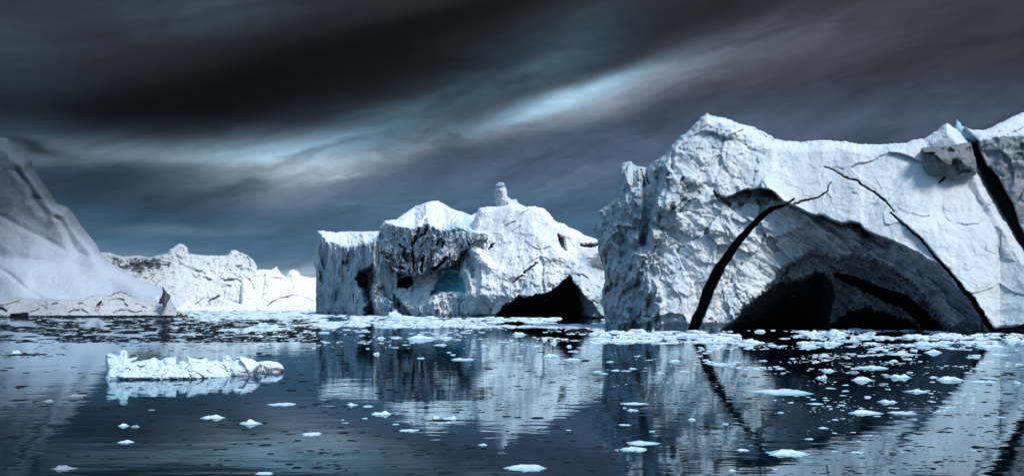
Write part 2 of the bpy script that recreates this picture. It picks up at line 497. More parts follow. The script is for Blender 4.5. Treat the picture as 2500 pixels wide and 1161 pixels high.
edgeR = TR1([(590, 60), (540, 130), (490, 200), (465, 300), (445, 400), (430, 470), (405, 560), (410, 640), (395, 720), (390, 850), (415, 950), (405, 1100), (405, 1300)])

def right_depth(U, V):
    wu = U + 5 * n2(U, V, 40, 1.3); wv = V + 5 * n2(U, V, 40, 7.9)
    D = np.interp(U, [1450, 1680, 1900, 2200, 2500, 2700], [122, 119, 116, 108, 101, 98])
    hgt = np.clip((790 - V) / F * D, 0, 40)
    D = D + .10 * hgt
    # the flank left of the corner ridge turns away
    xe = np.interp(V, edgeR[:, 1], edgeR[:, 0]) + 7 * n2(U, V, 35, 3.3)
    t = .5 * ((xe - U - 12) + np.sqrt((xe - U - 12) ** 2 + 34 ** 2)) / F * D
    D = D + t * 1.35 + 1.6 * sstep(0, 25, xe - U) * n2(U, V, 60, 6.6, 2)
    # gullies down the flank
    D = D + sstep(0, 30, xe - U) * 2.6 * (np.abs(n2(U * 1.8, V * .95, 60, 8.1, 3)) * 1.6 - .5)
    # deep notch between the two summits of the flank
    nt_ = sdline(wu, wv, TR1([(300, 330), (305, 420), (320, 510), (300, 600), (290, 680)]), [3, 6, 8, 5, 2])
    D = D + 4.5 * sstep(14, -4, nt_)
    # upper face leans back above the brow
    sb = side(wu, wv, brow)
    up = np.clip(-sb, 0, 260) / F * D
    kx = sstep(1700, 1950, U)
    D = D + up * (.10 + .30 * kx)
    # below the brow the wall steps back, more and more to the right and deeper in
    kr = sstep(1800, 2060, U)
    D = D + sstep(-3, 5 + 40 * sstep(2140, 2280, U), sb) * (.7 * sstep(1690, 1800, U) + 3.3 * kr)
    D = D + np.clip(sb, 0, 170) / F * D * (.46 * kr)
    rg = 9 * n2(U, V, 16, 5.7, 4) + 8 * n2(U, V, 7, 1.7, 2)
    db = side(U + .5 * (wu - U), V + .5 * (wv - V), brow) + .45 * rg
    amp = np.interp(U, [1730, 1765, 1810, 1880, 1925, 1960, 2000, 2060, 2110, 2150, 2260, 2400, 2450], [0, 1.5, 5, 6, 2.5, 2.5, 4.5, 6, 7, 3, .8, .3, 0])
    amp = amp * np.clip(1 + 1.2 * n2(U, V, 45, 3.9, 2), .3, 1.8)
    D = D + amp * sstep(-1.5, 1.5, db) * np.exp(-np.maximum(db, 0) / np.interp(U, [1750, 1850, 1920, 2000, 2110, 2200], [7, 17, 9, 7, 14, 9]))
    sa = sdpoly(wu, wv, arch) + rg
    D = D + 4.0 * sstep(8, -14, sa) + np.clip(-sa, 0, 60) * .05 + 2.2 * sstep(6, -8, sa) * n2(sa * 2.2 + U * .25, sa * .4 + U * .35, 34, 8.8, 4)
    sc = sdpoly(wu, wv, cave) + .5 * rg
    D = D + 2.5 * sstep(1, -3, sc) + np.clip(-sc, 0, 110) * .36
    D = D + 9.0 * sstep(3, -4, sdline(wu, wv, band, [3, 7, 9, 12, 15, 15, 16, 16]) + .8 * rg)
    su_ = sdpoly(wu, wv, under) + rg
    D = D + 12.0 * sstep(5, -8, su_)
    # ribs swept along the underside of the arch
    rib = n2((U * .82 + V * .57) * .5 + .4 * (wu - U), (V * .82 - U * .57) * 2.0 + .4 * (wv - V), 30, 4.4, 4)
    D = D + sstep(0, 14, sb) * (.10 + .90 * kr) * 2.6 * rib
    # cracks
    ju = U + 4.0 * n2(U, V, 26, 9.4, 4) + 2.5 * n2(U, V, 8, 3.4, 2); jv = V + 4.0 * n2(U, V, 26, 2.4, 4) + 2.5 * n2(U, V, 8, 6.4, 2)
    c1 = sdpoly(U + .5 * (ju - U) + 2.5 * n2(U, V, 55, 4.1, 2), V + .5 * (jv - V), crack1) + 1.5 * n2(U, V, 30, 7.7, 2)
    D = D + 25.0 * sstep(1.2, -1.6, c1)
    D = D + 4.5 * sstep(1.4, -1.0, sdline(ju, jv, crack2a, [-.5, -.1, .2, .5, .6, .4, -.2]))
    D = D + 8.0 * sstep(1.4, -1.6, sdline(ju, jv, crack2b, [.1, .5, .7, 1.0, 1.8, 3.2, 5.0, 5.5, 4, 3]))
    # the slab right of the second crack stands a little proud
    s2 = U - np.interp(V, crack2b[:, 1], crack2b[:, 0])
    D = D - .8 * sstep(0, 6, s2) * sstep(515, 560, V)
    D = D + 3.5 * sstep(1.4, -1.0, sdline(ju, jv, crack3, [1.0, 1.0, .3, .1, -.2, -.6]))
    D = D + 3.0 * sstep(1.4, -1.0, sdline(ju, jv, TR2([(795, 330), (788, 370), (762, 402)]), [1.4, 2.0, .4]))
    D = D + 2.5 * sstep(4, -4, sdline(wu, wv, TR1([(625, 440), (650, 470), (700, 500)]), [1, 4, 3]))
    # overhanging foot at the far right
    foot = TR2([(1000, 1090), (1060, 1085), (1130, 1080), (1200, 1060), (1250, 1200), (1000, 1200)])
    D = D + 5.0 * sstep(3, -3, sdpoly(wu, wv, foot))
    # dirt: grit bands at the brow; shade painted into arch, cave and hollows below
    dirt_shade = .27 * sstep(1960, 1800, U) + .10 * sstep(10, -10, sb)
    dirt_shade = np.maximum(dirt_shade, .30 * sstep(60, -30, sdline(wu, wv, TR1([(470, 470), (600, 520), (680, 600), (760, 540)]), 40)))
    dirt_shade = np.maximum(dirt_shade, .74 * sstep(22, -10, sdline(wu, wv, TR1([(440, 490), (490, 420), (560, 430), (640, 470), (720, 490), (850, 460), (930, 490)]), [30, 36, 30, 22, 16, 22, 8]))
                      * (.62 + .9 * np.clip(n2(U, V, 26, 5.2, 3), -.4, .5)))
    dirt_shade = np.maximum(dirt_shade, .36 * sstep(20, -20, sdline(wu, wv, TR1([(590, 130), (650, 190), (700, 260)]), [28, 26, 10])))
    dirt_shade = np.maximum(dirt_shade, .26 * sstep(6, -12, sa))
    dirt_shade = np.maximum(dirt_shade, .30 * sstep(2, -6, sc))
    dirt_shade = np.maximum(dirt_shade, .30 * kr * sstep(-2, 8, sb))
    dirt_shade = np.maximum(dirt_shade, .40 * sstep(26, 0, np.abs(sb - 6)) * kr)
    dirt_shade = np.maximum(dirt_shade, .34 * sstep(1900, 2300, U) * sstep(0, 10, sb))
    dirt_shade = np.maximum(dirt_shade, .9 * sstep(4, -6, sdpoly(wu, wv, under)))
    dirt_shade = np.maximum(dirt_shade, .9 * sstep(3, -3, sdline(wu, wv, band, [4, 9, 12, 16, 18, 17, 16, 16])))  # shade of the hollow and of this band, painted near black
    dirt_shade = np.maximum(dirt_shade, .38 * sstep(12, -12, sdline(wu, wv, TR1([(190, 380), (260, 330)]), [30, 20])))
    dirt_shade = np.maximum(dirt_shade, .34 * sstep(12, -12, sdline(wu, wv, TR1([(310, 360), (320, 480), (300, 560)]), [24, 24, 14])))
    dirt_shade = np.maximum(dirt_shade, .24 * sstep(1650, 1720, U) * sstep(470, 540, V) * sstep(700, 620, V) * sstep(1900, 1850, U))
    snow = sstep(1850, 1980, U) * sstep(10, -12, sb) * .55
    blue = .35 * sstep(1.5, -.5, sdline(ju, jv, crack2a, 1.2)) + .26 * sstep(0, 40, xe - U) * sstep(-.15, .35, n2(U * 1.6, V * .5, 60, 2.9, 3)) + .12 * sstep(2150, 2450, U) * sstep(420, 700, V)  # flank and right-end tint: cool shade painted over the blue ice
    blue = np.maximum(blue, .55 * sstep(7, 1, c1) * (c1 > -1) * sstep(560, 760, V) * (U > 1700 + (806 - V) * .52))
    grime_shade = .22 * sstep(0, 50, xe - U) + .16 * sstep(2250, 2480, U) + .08 * kr * sstep(0, 12, sb) + .06 * sstep(2000, 2300, U) * sstep(0, 12, sb)  # flank and right end: their shade is painted into the ice colour
    grime_shade = np.maximum(grime_shade, .80 * sstep(2, -5, sc))  # cave darkness painted into the colour
    grime_shade = np.maximum(grime_shade, .42 * sstep(14, -14, sa + 10 * n2(U, V, 30, 1.9, 3)))  # arch recess shade, also put into the colour
    return D, dict(dirt_shade=dirt_shade, snow=snow, blue=blue, grime_shade=grime_shade)

def right_detail(P, U, V):
    sb = side(U, V, brow)
    smooth_face = sstep(1850, 1960, U) * sstep(6, -10, sb)
    flank = sstep(1690, 1640, U)
    big = crag(P, 6.5, 1.25, .95, .7, .4) + .9 * fbm(P / 11, 2)
    sml = crag(P + 40, 2.0, .24, .9, .6, .4)
    k = 1 - .72 * smooth_face + .2 * sstep(6, -14, sdpoly(U, V, arch))
    return big * k * (1 + .7 * flank) * .8 + sml * k * (1 + .4 * flank)

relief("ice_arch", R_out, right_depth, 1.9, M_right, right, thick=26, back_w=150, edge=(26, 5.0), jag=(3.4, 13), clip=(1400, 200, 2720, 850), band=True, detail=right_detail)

slab_poly = TR2([(835, 132), (843, 101), (870, 130), (920, 150), (980, 150), (1060, 110), (1110, 85), (1161, 65), (1300, 60), (1560, 95), (1560, 1150), (1420, 1100),
                 (1161, 760), (1060, 600), (960, 470), (900, 330), (860, 200)])
cleft = TR2([(880, 130), (915, 170), (950, 205), (955, 260), (985, 320), (1040, 370), (1070, 440), (1110, 500), (1135, 590), (1161, 640), (1300, 860)])
def slab_depth(U, V):
    wu = U + 3 * n2(U, V, 30, 1.1)
    D = np.interp(U, [2300, 2500, 2720], [110, 106.5, 104]) + .10 * np.clip((790 - V) / F * 104, 0, 40)
    xr = np.interp(V, cleft[:, 1], cleft[:, 0])
    D = D + 9.0 * sstep(2, -4, wu - xr) * sstep(330, 400, V) + 3.5 * sstep(2, -4, wu - xr)
    # snow shoulder: above this line the top lies back
    ln = TR2([(850, 240), (960, 195), (1060, 180), (1161, 175), (1500, 200)])
    s = -side(U, V, ln)
    D = D + np.clip(s, 0, 80) / F * 104 * 1.8
    D = D + 2.0 * sstep(4, -4, sdline(wu, V, TR2([(1000, 330), (1040, 400), (1090, 480)]), [3, 5, 2]))
    dirt_shade = .5 * sstep(6, -8, s) * sstep(2380, 2420, U) * sstep(330, 300, V - 60)
    dirt_shade = np.maximum(dirt_shade, .42 * sstep(4, -8, s) * sstep(520, 380, V))
    return D, dict(dirt_shade=dirt_shade, snow=sstep(-2, 8, s), grime_shade=.62 * sstep(3, -6, s), blue=.55 * sstep(2, -4, wu - xr) * sstep(400, 330, V))
relief("fractured_slab", slab_poly, slab_depth, 2.2, M_right, right, thick=18, back_w=120, edge=(10, 1.6), jag=(2.4, 13), clip=(2320, 250, 2720, 850),
       detail=lambda P, U, V: crag(P, 4.0, .5) + crag(P + 9, 1.4, .22))

block = TR2([(668, 262), (676, 236), (740, 224), (800, 226), (860, 214), (908, 208), (922, 250), (936, 300), (940, 352), (890, 362), (862, 374), (846, 384), (800, 378), (770, 360), (724, 366), (706, 352), (694, 330), (680, 322), (684, 290)])
def block_depth(U, V):
    D = 107.0 + np.interp(U, [2240, 2390], [1.5, -.2]) + .10 * np.clip((790 - V) / F * 104, 0, 40)
    D = D + np.clip(sdpoly(U, V, block) + 30, 0, 30) * .03
    D = D + .6 * sstep(5, -5, sdline(U, V, TR2([(835, 300), (850, 345), (900, 340)]), [6, 5, 3]))
    return D, dict(dirt_shade=.38, snow=0)
relief("shelf_block", block, block_depth, 1.6, M_grey, right, thick=6, back_w=60, edge=(4, .9), jag=(2.6, 10),
       detail=lambda P, U, V: crag(P, 3.4, .55, 1.0, .4, .3) + crag(P + 5, 1.2, .12))

spike_snow = None

# ================================================================== MIDDLE ICEBERG
mid = thing("iceberg", "middle-distance iceberg with a finger-like pinnacle, flat snow block and turquoise hollow", "iceberg", (-10, 265, 0))
def midD(U): return np.interp(U, [700, 775, 913, 1060, 1300, 1500, 1600], [345, 335, 285, 258, 238, 232, 230])

A_out = TM([(85, 1150), (86, 1000), (88, 720), (70, 668), (85, 600), (94, 530), (95, 453), (130, 450), (220, 462), (260, 455), (500, 455), (560, 470), (640, 600), (640, 1150)])
top_edge = TM([(80, 440), (100, 448), (170, 522), (230, 540), (300, 556), (370, 548), (400, 528), (440, 540), (500, 512), (560, 500), (700, 500)])
caveA = TY([(560, 622), (610, 545), (700, 500), (760, 455), (800, 560), (810, 640), (775, 760), (765, 850), (800, 950), (835, 1150), (655, 1150), (690, 900), (640, 780), (580, 670)])
def A_depth(U, V):
    wu = U + 5 * n2(U, V, 26, 1.3) + 5 * n2(U, V, 8, 3.3); wv = V + 5 * n2(U, V, 26, 7.9) + 5 * n2(U, V, 8, 5.3)
    D = midD(U) + .05 * (760 - V) * .12
    sh = -side(wu, wv, top_edge)
    D = D + np.clip(sh, 0, 60) * 1.5
    D = D + 5.5 * (np.abs(n2(U * 2.4, V * .45, 60, 3.1, 3)) * 1.6 - .4) * sstep(4, -10, sh)
    D = D + np.clip(sstep(800, 770, U), 0, 1) * 6
    D = D + 5 * sstep(2, -3, sdpoly(wu, wv, caveA)) + 13 * sstep(0, -16, sdpoly(wu, wv, caveA))
    for pl, w in (([(215, 420), (240, 520), (265, 545)], [3, 5, 2]), ([(190, 560), (205, 640), (225, 690)], [3, 6, 3]), ([(440, 430), (470, 470), (490, 420)], [2, 5, 2]),
                  ([(560, 800), (570, 880), (590, 960)], [2, 4, 2])):
        D = D + 4.0 * sstep(3, -3, sdline(wu, wv, TY(pl), np.array(w) * .8))
    dirt_shade = .42 * sstep(-2, -14, sh) * sstep(-60, -25, sh) * 1.0
    dirt_shade = np.maximum(dirt_shade, .46 * sstep(700, 640, V) * sstep(820, 900, U) * sstep(2, -8, sh))
    dirt_shade = np.maximum(dirt_shade, .38 * sstep(2, -6, sh))
    dirt_shade = np.maximum(dirt_shade, .60 * sstep(2, -6, sh) * sstep(.12, .35, n2(U * 2.6, V * .5, 30, 8.9, 3)))
    dirt_shade = np.maximum(dirt_shade, .66 * sstep(3, -4, sdpoly(wu, wv, caveA)))  # cave shade painted into the colour
    blue = .42 * sstep(560, 740, V) * (.40 + n2(U * 2.2, V * .45, 40, 5.9, 3)) * 1.5
    return D, dict(dirt_shade=dirt_shade, snow=sstep(0, 5, sh), blue=np.clip(blue, 0, .6), grime_shade=sstep(2, -6, sh) * (.10 + .5 * sstep(0, .3, n2(U * 2.2, V * .4, 34, 12.9, 3))))
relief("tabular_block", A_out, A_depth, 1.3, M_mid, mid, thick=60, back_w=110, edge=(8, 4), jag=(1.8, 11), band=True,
       detail=lambda P, U, V: (crag(P, 9, 1.5, .7, .8, .4, .5) + crag(P + 7, 3.2, .8, .6, .9, .4, .5)) * (.15 + .85 * sstep(3, -4, -side(U, V, top_edge))))

B_out = TM([(330, 1150), (350, 760), (420, 700), (490, 560), (515, 455), (525, 415), (555, 380), (600, 376), (632, 374), (680, 338), (760, 285), (820, 265), (870, 250), (910, 247),
            (950, 270), (1000, 300), (1080, 325), (1130, 345), (1165, 333), (1260, 400), (1260, 1150)])
snowB = TM([(480, 470), (530, 420), (560, 400), (620, 410), (690, 425), (750, 440), (790, 420), (830, 400), (900, 430), (960, 450), (1050, 430), (1110, 450), (1200, 460)])
capB = TM([(560, 385), (700, 400), (760, 370), (830, 330), (880, 345), (960, 310), (1110, 350)])
tq = TY([(1385, 805), (1430, 730), (1480, 640), (1560, 545), (1690, 555), (1720, 620), (1775, 640), (1768, 765), (1600, 765), (1500, 775)])
rec2 = TY([(950, 670), (1060, 640), (1180, 585), (1215, 680), (1140, 735), (1020, 695)])
underB = TY([(840, 330), (900, 470), (1000, 545), (1100, 560), (1200, 600), (1330, 565), (1400, 535), (1500, 510), (1620, 480), (1740, 340), (1900, 200)])
def B_depth(U, V):
    wu = U + 5 * n2(U, V, 24, 1.3) + 5 * n2(U, V, 8, 3.3); wv = V + 5 * n2(U, V, 24, 7.9) + 5 * n2(U, V, 8, 5.3)
    D = midD(U) - 1.0
    sh = -side(wu, wv, snowB)
    D = D + np.clip(sh, 0, 90) * .75
    D = D + 4.0 * sstep(4, -4, sdline(wu, wv, TM([(880, 300), (850, 340), (820, 380), (770, 470), (745, 540)]), [1, 3, 4, 4, 2]))
    D = D + np.clip(880 + 60 - U, 0, 60) * .28 * sstep(720, 640, V)
    # bulging grey cliff; the wall below it steps back
    su = side(wu, wv, underB)
    D = D + sstep(-2, 6, su) * 6.0 - 3.0 * sstep(-70, -8, su) * sstep(8, 0, su)
    D = D - np.clip(su - 18, 0, 60) * .16
    D = D + 5 * sstep(2, -3, sdpoly(wu, wv, caveA)) + 13 * sstep(0, -16, sdpoly(wu, wv, caveA))
    D = D + 11 * sstep(3, -3, sdpoly(wu, wv, rec2))
    D = D + 9 * sstep(3, -3, sdline(wu, wv, TY([(790, 560), (880, 690), (960, 820), (1050, 920), (1120, 1000), (1170, 1060)]), [7, 9, 7, 8, 6, 4]))
    D = D + 2.8 * sstep(3, -3, sdpoly(wu, wv, tq))
    for pl, w in (([(1185, 250), (1190, 340), (1200, 440), (1220, 540)], [2.5, 3, 3, 1]), ([(1350, 60), (1330, 130), (1250, 180), (1210, 230)], [2.5, 3, 2, 1]),
                  ([(1310, 380), (1300, 450), (1290, 545)], [2, 4, 4]), ([(1470, 200), (1450, 260)], [2, 1]), ([(1530, 230), (1510, 290)], [2.3, 1]),
                  ([(1060, 250), (1110, 300), (1100, 360), (1130, 440)], [1.5, 2, 2, 3]), ([(860, 350), (920, 400), (1000, 480), (1100, 520)], [4, 3, 3, 2]),
                  ([(1380, 560), (1420, 520), (1500, 470), (1560, 390)], [1.5, 3, 2.5, 2]), ([(850, 20), (840, 130), (830, 230)], [2, 2, 1])):
        D = D + 4.5 * sstep(2.5, -2, sdline(wu, wv, TY(pl), np.array(w) * .75))
    face = sstep(3, -8, sh)
    dirt_shade = face * (.50 * sstep(720, 660, V) + .18 * sstep(600, 640, V) * sstep(700, 670, V))
    dirt_shade = np.maximum(dirt_shade, .60 * sstep(18, -10, sdline(wu, wv, TY([(880, 350), (1000, 420), (1120, 420), (1300, 420), (1500, 420), (1640, 370)]), [16, 14, 18, 12, 12, 6])) * 1.2)
    dirt_shade = np.maximum(dirt_shade, .78 * sstep(8, -10, sdline(wu, wv, TY([(740, 520), (860, 560), (960, 660), (1150, 660)]), [10, 22, 16, 14])))  # recess and crevice shade painted dark on the cliff, here and next line
    dirt_shade = np.maximum(dirt_shade, .68 * sstep(6, -8, sdline(wu, wv, TY([(800, 620), (900, 760), (1040, 900), (1120, 1000)]), [14, 18, 12, 6])))
    dirt_shade = np.maximum(dirt_shade, .66 * sstep(3, -4, sdpoly(wu, wv, caveA)))  # same cave, its shade painted on this wall too
    dirt_shade = np.where(sdpoly(wu, wv, tq) < 3, 0, dirt_shade)
    blue = np.maximum(.92 * sstep(3, -2, sdpoly(wu, wv, tq)), .38 * sstep(700, 760, V) * (.3 + n2(U * 2.2, V * .45, 40, 5.9, 3)) * 1.5 * sstep(1060, 960, U))
    blue = np.maximum(blue, .30 * sstep(8, -2, sdline(wu, wv, TM([(1110, 360), (1100, 440), (1040, 430), (970, 440)]), [6, 14, 12, 8])))
    return D, dict(dirt_shade=dirt_shade, snow=sstep(0, 6, sh), blue=np.clip(blue, 0, 1), grime_shade=face * .30 * sstep(710, 660, V) * (sdpoly(wu, wv, tq) > 2))
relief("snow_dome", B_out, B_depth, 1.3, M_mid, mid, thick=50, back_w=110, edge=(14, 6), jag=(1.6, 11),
       detail=lambda P, U, V: (crag(P, 8, 1.5, .7, .9, .5) + crag(P + 3, 2.6, .85, .7, 1.0, .5)) * (.12 + .88 * sstep(3, -6, -side(U, V, snowB))))

C_out = TM([(640, 1150), (640, 1030), (660, 985), (700, 960), (870, 930), (890, 890), (960, 900), (1090, 865), (1095, 830), (1058, 720), (1075, 640), (1110, 530), (1105, 510), (1135, 430), (1165, 345),
            (1190, 298), (1240, 285), (1290, 282), (1400, 262), (1460, 275), (1500, 288), (1560, 285), (1620, 300), (1660, 330), (1690, 375), (1720, 395), (1760, 405), (1800, 430),
            (1860, 452), (1900, 480), (1975, 505), (2060, 560), (2120, 700), (2120, 1150)])
caveC = TM([(1250, 1150), (1300, 1035), (1340, 968), (1400, 928), (1460, 892), (1500, 908), (1560, 888), (1640, 872), (1700, 838), (1750, 800), (1800, 754), (1822, 790), (1870, 850), (1900, 900), (1950, 930), (1975, 975), (1950, 1030), (1940, 1150)])
def C_depth(U, V):
    wu = U + 5 * n2(U, V, 26, 1.3) + 4 * n2(U, V, 8, 3.3); wv = V + 5 * n2(U, V, 26, 7.9) + 4 * n2(U, V, 8, 5.3)
    D = midD(U) - 9.0
    # the big bright face leans back
    D = D + np.clip(720 - V, 0, 260) * .085
    bulge = TM([(1090, 1000), (1300, 860), (1500, 820), (1700, 740), (1850, 640), (2050, 620)])
    sbg = side(wu, wv, bulge)
    D = D + np.clip(sbg, -40, 40) * .05 - 2.5
    # low ledge at the foot, on the left
    D = D + np.clip(1110 - U, 0, 200) * .055 * sstep(680, 720, V)
    # corner rib between the two faces
    rib = TM([(1110, 510), (1150, 560), (1200, 640), (1260, 700)])
    D = D + 5 * sstep(8, -10, sdline(wu, wv, TM([(1120, 620), (1135, 690), (1150, 760)]), [4, 9, 5])) + np.clip(1150 - U, 0, 60) * .22
    D = D - 2.0 * sstep(14, -6, sdline(wu, wv, rib, [5, 8, 8, 3]))
    D = D + 1.0 * sstep(2, -2, sdpoly(wu, wv, caveC)) * (26 - 20 * sstep(1400, 1440, U)) + np.clip(-sdpoly(U, V, caveC), 0, 60) * .35
    D = D + 3.5 * sstep(2.5, -2, sdline(wu, wv, TM([(1490, 735), (1540, 700), (1580, 668)]), [.6, 2, 1.2]))
    D = D + 2.5 * sstep(2.5, -2, sdline(wu, wv, TM([(1410, 800), (1450, 770), (1480, 755)]), [.6, 1.6, .8]))
    D = D + 2.5 * sstep(3, -2, sdline(wu, wv, TM([(1255, 575), (1275, 550), (1290, 540)]), [1.5, 2, 1]))
    D = D + 4 * sstep(5, -4, sdpoly(wu, wv, TM([(1720, 480), (1760, 500), (1770, 570), (1740, 560)])))
    D = D + 4 * sstep(3, -3, sdline(wu, wv, TM([(1880, 545), (1930, 550), (1990, 545)]), [2, 4, 4]))
    D = D + np.clip(U - 1420, 0, 90) * .12 * sstep(620, 660, V)
    # waterline undercut
    D = D + 5 * sstep(0, 6, V - np.interp(U, [960, 1080, 1230, 1300, 1500], [769, 773, 773, 771, 771]))
    dirt_shade = (.95 - .6 * sstep(1400, 1435, U)) * sstep(3, -4, sdpoly(wu, wv, caveC))  # cave blackness painted into the colour, weaker on the right wall
    dirt_shade = np.maximum(dirt_shade, .27 * sstep(12, -8, sdline(wu, wv, TM([(1140, 540), (1200, 640), (1240, 690)]), [10, 14, 6])))
    dirt_shade = np.maximum(dirt_shade, .22 * sstep(8, -8, sdline(wu, wv, TM([(1240, 420), (1330, 410), (1390, 440)]), [10, 12, 6])))
    dirt_shade = np.maximum(dirt_shade, .28 * sstep(14, 0, sdpoly(wu, wv, caveC)))
    snow = .95 * sstep(10, -20, sbg) * sstep(1120, 1180, U)
    blue = .30 * sstep(6, -6, sdline(wu, wv, TM([(1115, 600), (1135, 700)]), [6, 9])) + .28 * sstep(1430, 1470, U) * sstep(620, 700, V)
    blue = np.maximum(blue, .30 * sstep(8, -8, sdline(wu, wv, TM([(900, 900), (1000, 900), (1090, 890)]), [12, 16, 10])))
    blue = np.maximum(blue, .28 * sstep(1020, 940, U))
    grime_shade = .16 * sstep(0, 30, sbg) + .16 * sstep(8, -6, sdline(wu, wv, TM([(1230, 430), (1300, 410), (1390, 430)]), [6, 12, 6]))
    return D, dict(dirt_shade=dirt_shade, snow=snow, blue=blue, grime_shade=grime_shade)
def C_detail(P, U, V):
    k = 1 - .55 * sstep(1150, 1220, U) * sstep(720, 640, V)
    return (crag(P, 12, 1.8, .8, .35, .6) + crag(P + 3, 4.0, .7, .8, .45, .6)) * k + 1.3 * fbm(P / 6, 3)
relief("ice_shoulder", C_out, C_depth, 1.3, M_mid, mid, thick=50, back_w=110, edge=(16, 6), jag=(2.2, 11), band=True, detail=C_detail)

P_out = TM([(1318, 350), (1306, 300), (1296, 240), (1291, 180), (1300, 145), (1316, 126), (1340, 123), (1358, 126), (1362, 152), (1377, 172), (1381, 220), (1410, 240), (1440, 238),
            (1462, 270), (1500, 287), (1490, 345), (1430, 365), (1370, 360)])
def P_depth(U, V):
    D = midD(U) + 4 + (600 - V) * .03
    D = D + np.clip(U - TM([(1385, 0)])[0, 0], 0, 60) * .14
    D = D + 1.2 * sstep(1.6, -1.2, sdline(U, V, TM([(1292, 165), (1330, 158), (1365, 150)]), [.8, 1.2, .8]))
    return D, dict(dirt_shade=.30, snow=0, blue=.03, grime_shade=.22)
relief("pinnacle", P_out, P_depth, 1.0, M_mid, mid, thick=8, back_w=18, edge=(13, 3.2), jag=(1.2, 8), detail=lambda P, U, V: crag(P, 3.5, .6) + crag(P + 2, 1.4, .3))

# ================================================================== LEFT ICEBERG
left = thing("iceberg", "smooth grey snow-covered iceberg slope cut off by the left picture edge", "iceberg", (-120, 280, 0))
L_out = TL([(-1250, 1300), (-1230, 1000), (-1100, 780), (-900, 560), (-700, 330), (-480, 160), (-300, 90), (-150, 60), (0, 80), (40, 88), (70, 120), (110, 160), (160, 190), (180, 215), (190, 260), (230, 320), (280, 390), (330, 458), (390, 480),
            (420, 520), (450, 570), (500, 630), (550, 690), (570, 740), (620, 790), (700, 840), (800, 890), (870, 915), (925, 935), (960, 990), (1000, 1050), (1000, 1300)])
gul = TL([(90, 270), (120, 300), (160, 350), (185, 400), (195, 440), (230, 480), (260, 520)])
gul2 = TL([(190, 430), (260, 440), (330, 462)])
gul3 = TL([(330, 540), (380, 610), (420, 690), (450, 735), (560, 780)])
def L_depth(U, V):
    wu = U + 8 * n2(U, V, 110, 1.3, 2); wv = V + 8 * n2(U, V, 110, 7.9, 2)
    hh = np.clip((770 - V) / F * 272, 0, 60)
    apron = TL([(-400, 700), (0, 760), (200, 790), (400, 800), (640, 815), (900, 900)])
    sa = -side(wu, wv, apron)
    hs = np.linspace(0, 70, 281); sl = .20 + 1.5 * sstep(27, 7, hs)
    acc = np.concatenate([[0], np.cumsum((sl[1:] + sl[:-1]) / 2 * .25)])
    hh = np.maximum(hh + 5 * n2(U, V, 120, 5.5, 2) * sstep(0, 10, hh) - .012 * (U - 100), 0)
    D = 292 + np.interp(hh, hs, acc)
    D = D + 2.0 * np.exp(-(sa / 20) ** 2)
    D = D - .03 * U
    D = D + 1.5 * sstep(18, -12, sdline(wu, wv, gul, [2, 4, 5, 5, 6, 6, 3]))
    D = D + 1.0 * sstep(12, -8, sdline(wu, wv, gul2, [3, 5, 2])) + 2.2 * sstep(16, -12, sdline(wu, wv, gul3, [3, 6, 7, 5, 2]))
    g3x = np.interp(V, gul3[:, 1], gul3[:, 0]); D = D + np.clip(U - g3x, 0, 70) * .10 * sstep(640, 560, V)
    D = D + 1.1 * sstep(6, -5, sdline(wu, wv, TL([(-40, 800), (60, 870), (130, 930), (230, 990)]), [2, 3, 3, 1]))
    D = D + .9 * sstep(12, -9, sdline(wu, wv, TL([(0, 530), (100, 590), (240, 650), (380, 720)]), [2, 3, 3, 1]))
    D = D + 5 * n2(U, V, 170, 3.7, 2)
    dirt_shade = .42 * sstep(5, -4, sdline(wu, wv, gul, [.5, 1.2, 1.6, 1.2, .6, .3, .1])) + .06
    dirt_shade = np.maximum(dirt_shade, .38 * sstep(200, 0, V - 330) * sstep(120, 60, U))  # darker along the gully and at the upper left
    grime_shade = sstep(640, 380, V + 26 * n2(U, V, 150, 4.9, 3) - .12 * U) * .88 + (.26 * sstep(700, 560, V) - .08) + .24 * sstep(150, -60, U) + .16  # shade painted into the colour: slope darkens towards the top and left
    return D, dict(dirt_shade=dirt_shade * .9, snow=.2, grime_shade=grime_shade)
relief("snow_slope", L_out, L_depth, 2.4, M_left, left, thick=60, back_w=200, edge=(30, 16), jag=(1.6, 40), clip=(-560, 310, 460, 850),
       detail=lambda P, U, V: .5 * fbm(P / 9, 3) + .22 * crag(P, 6, 1.0))

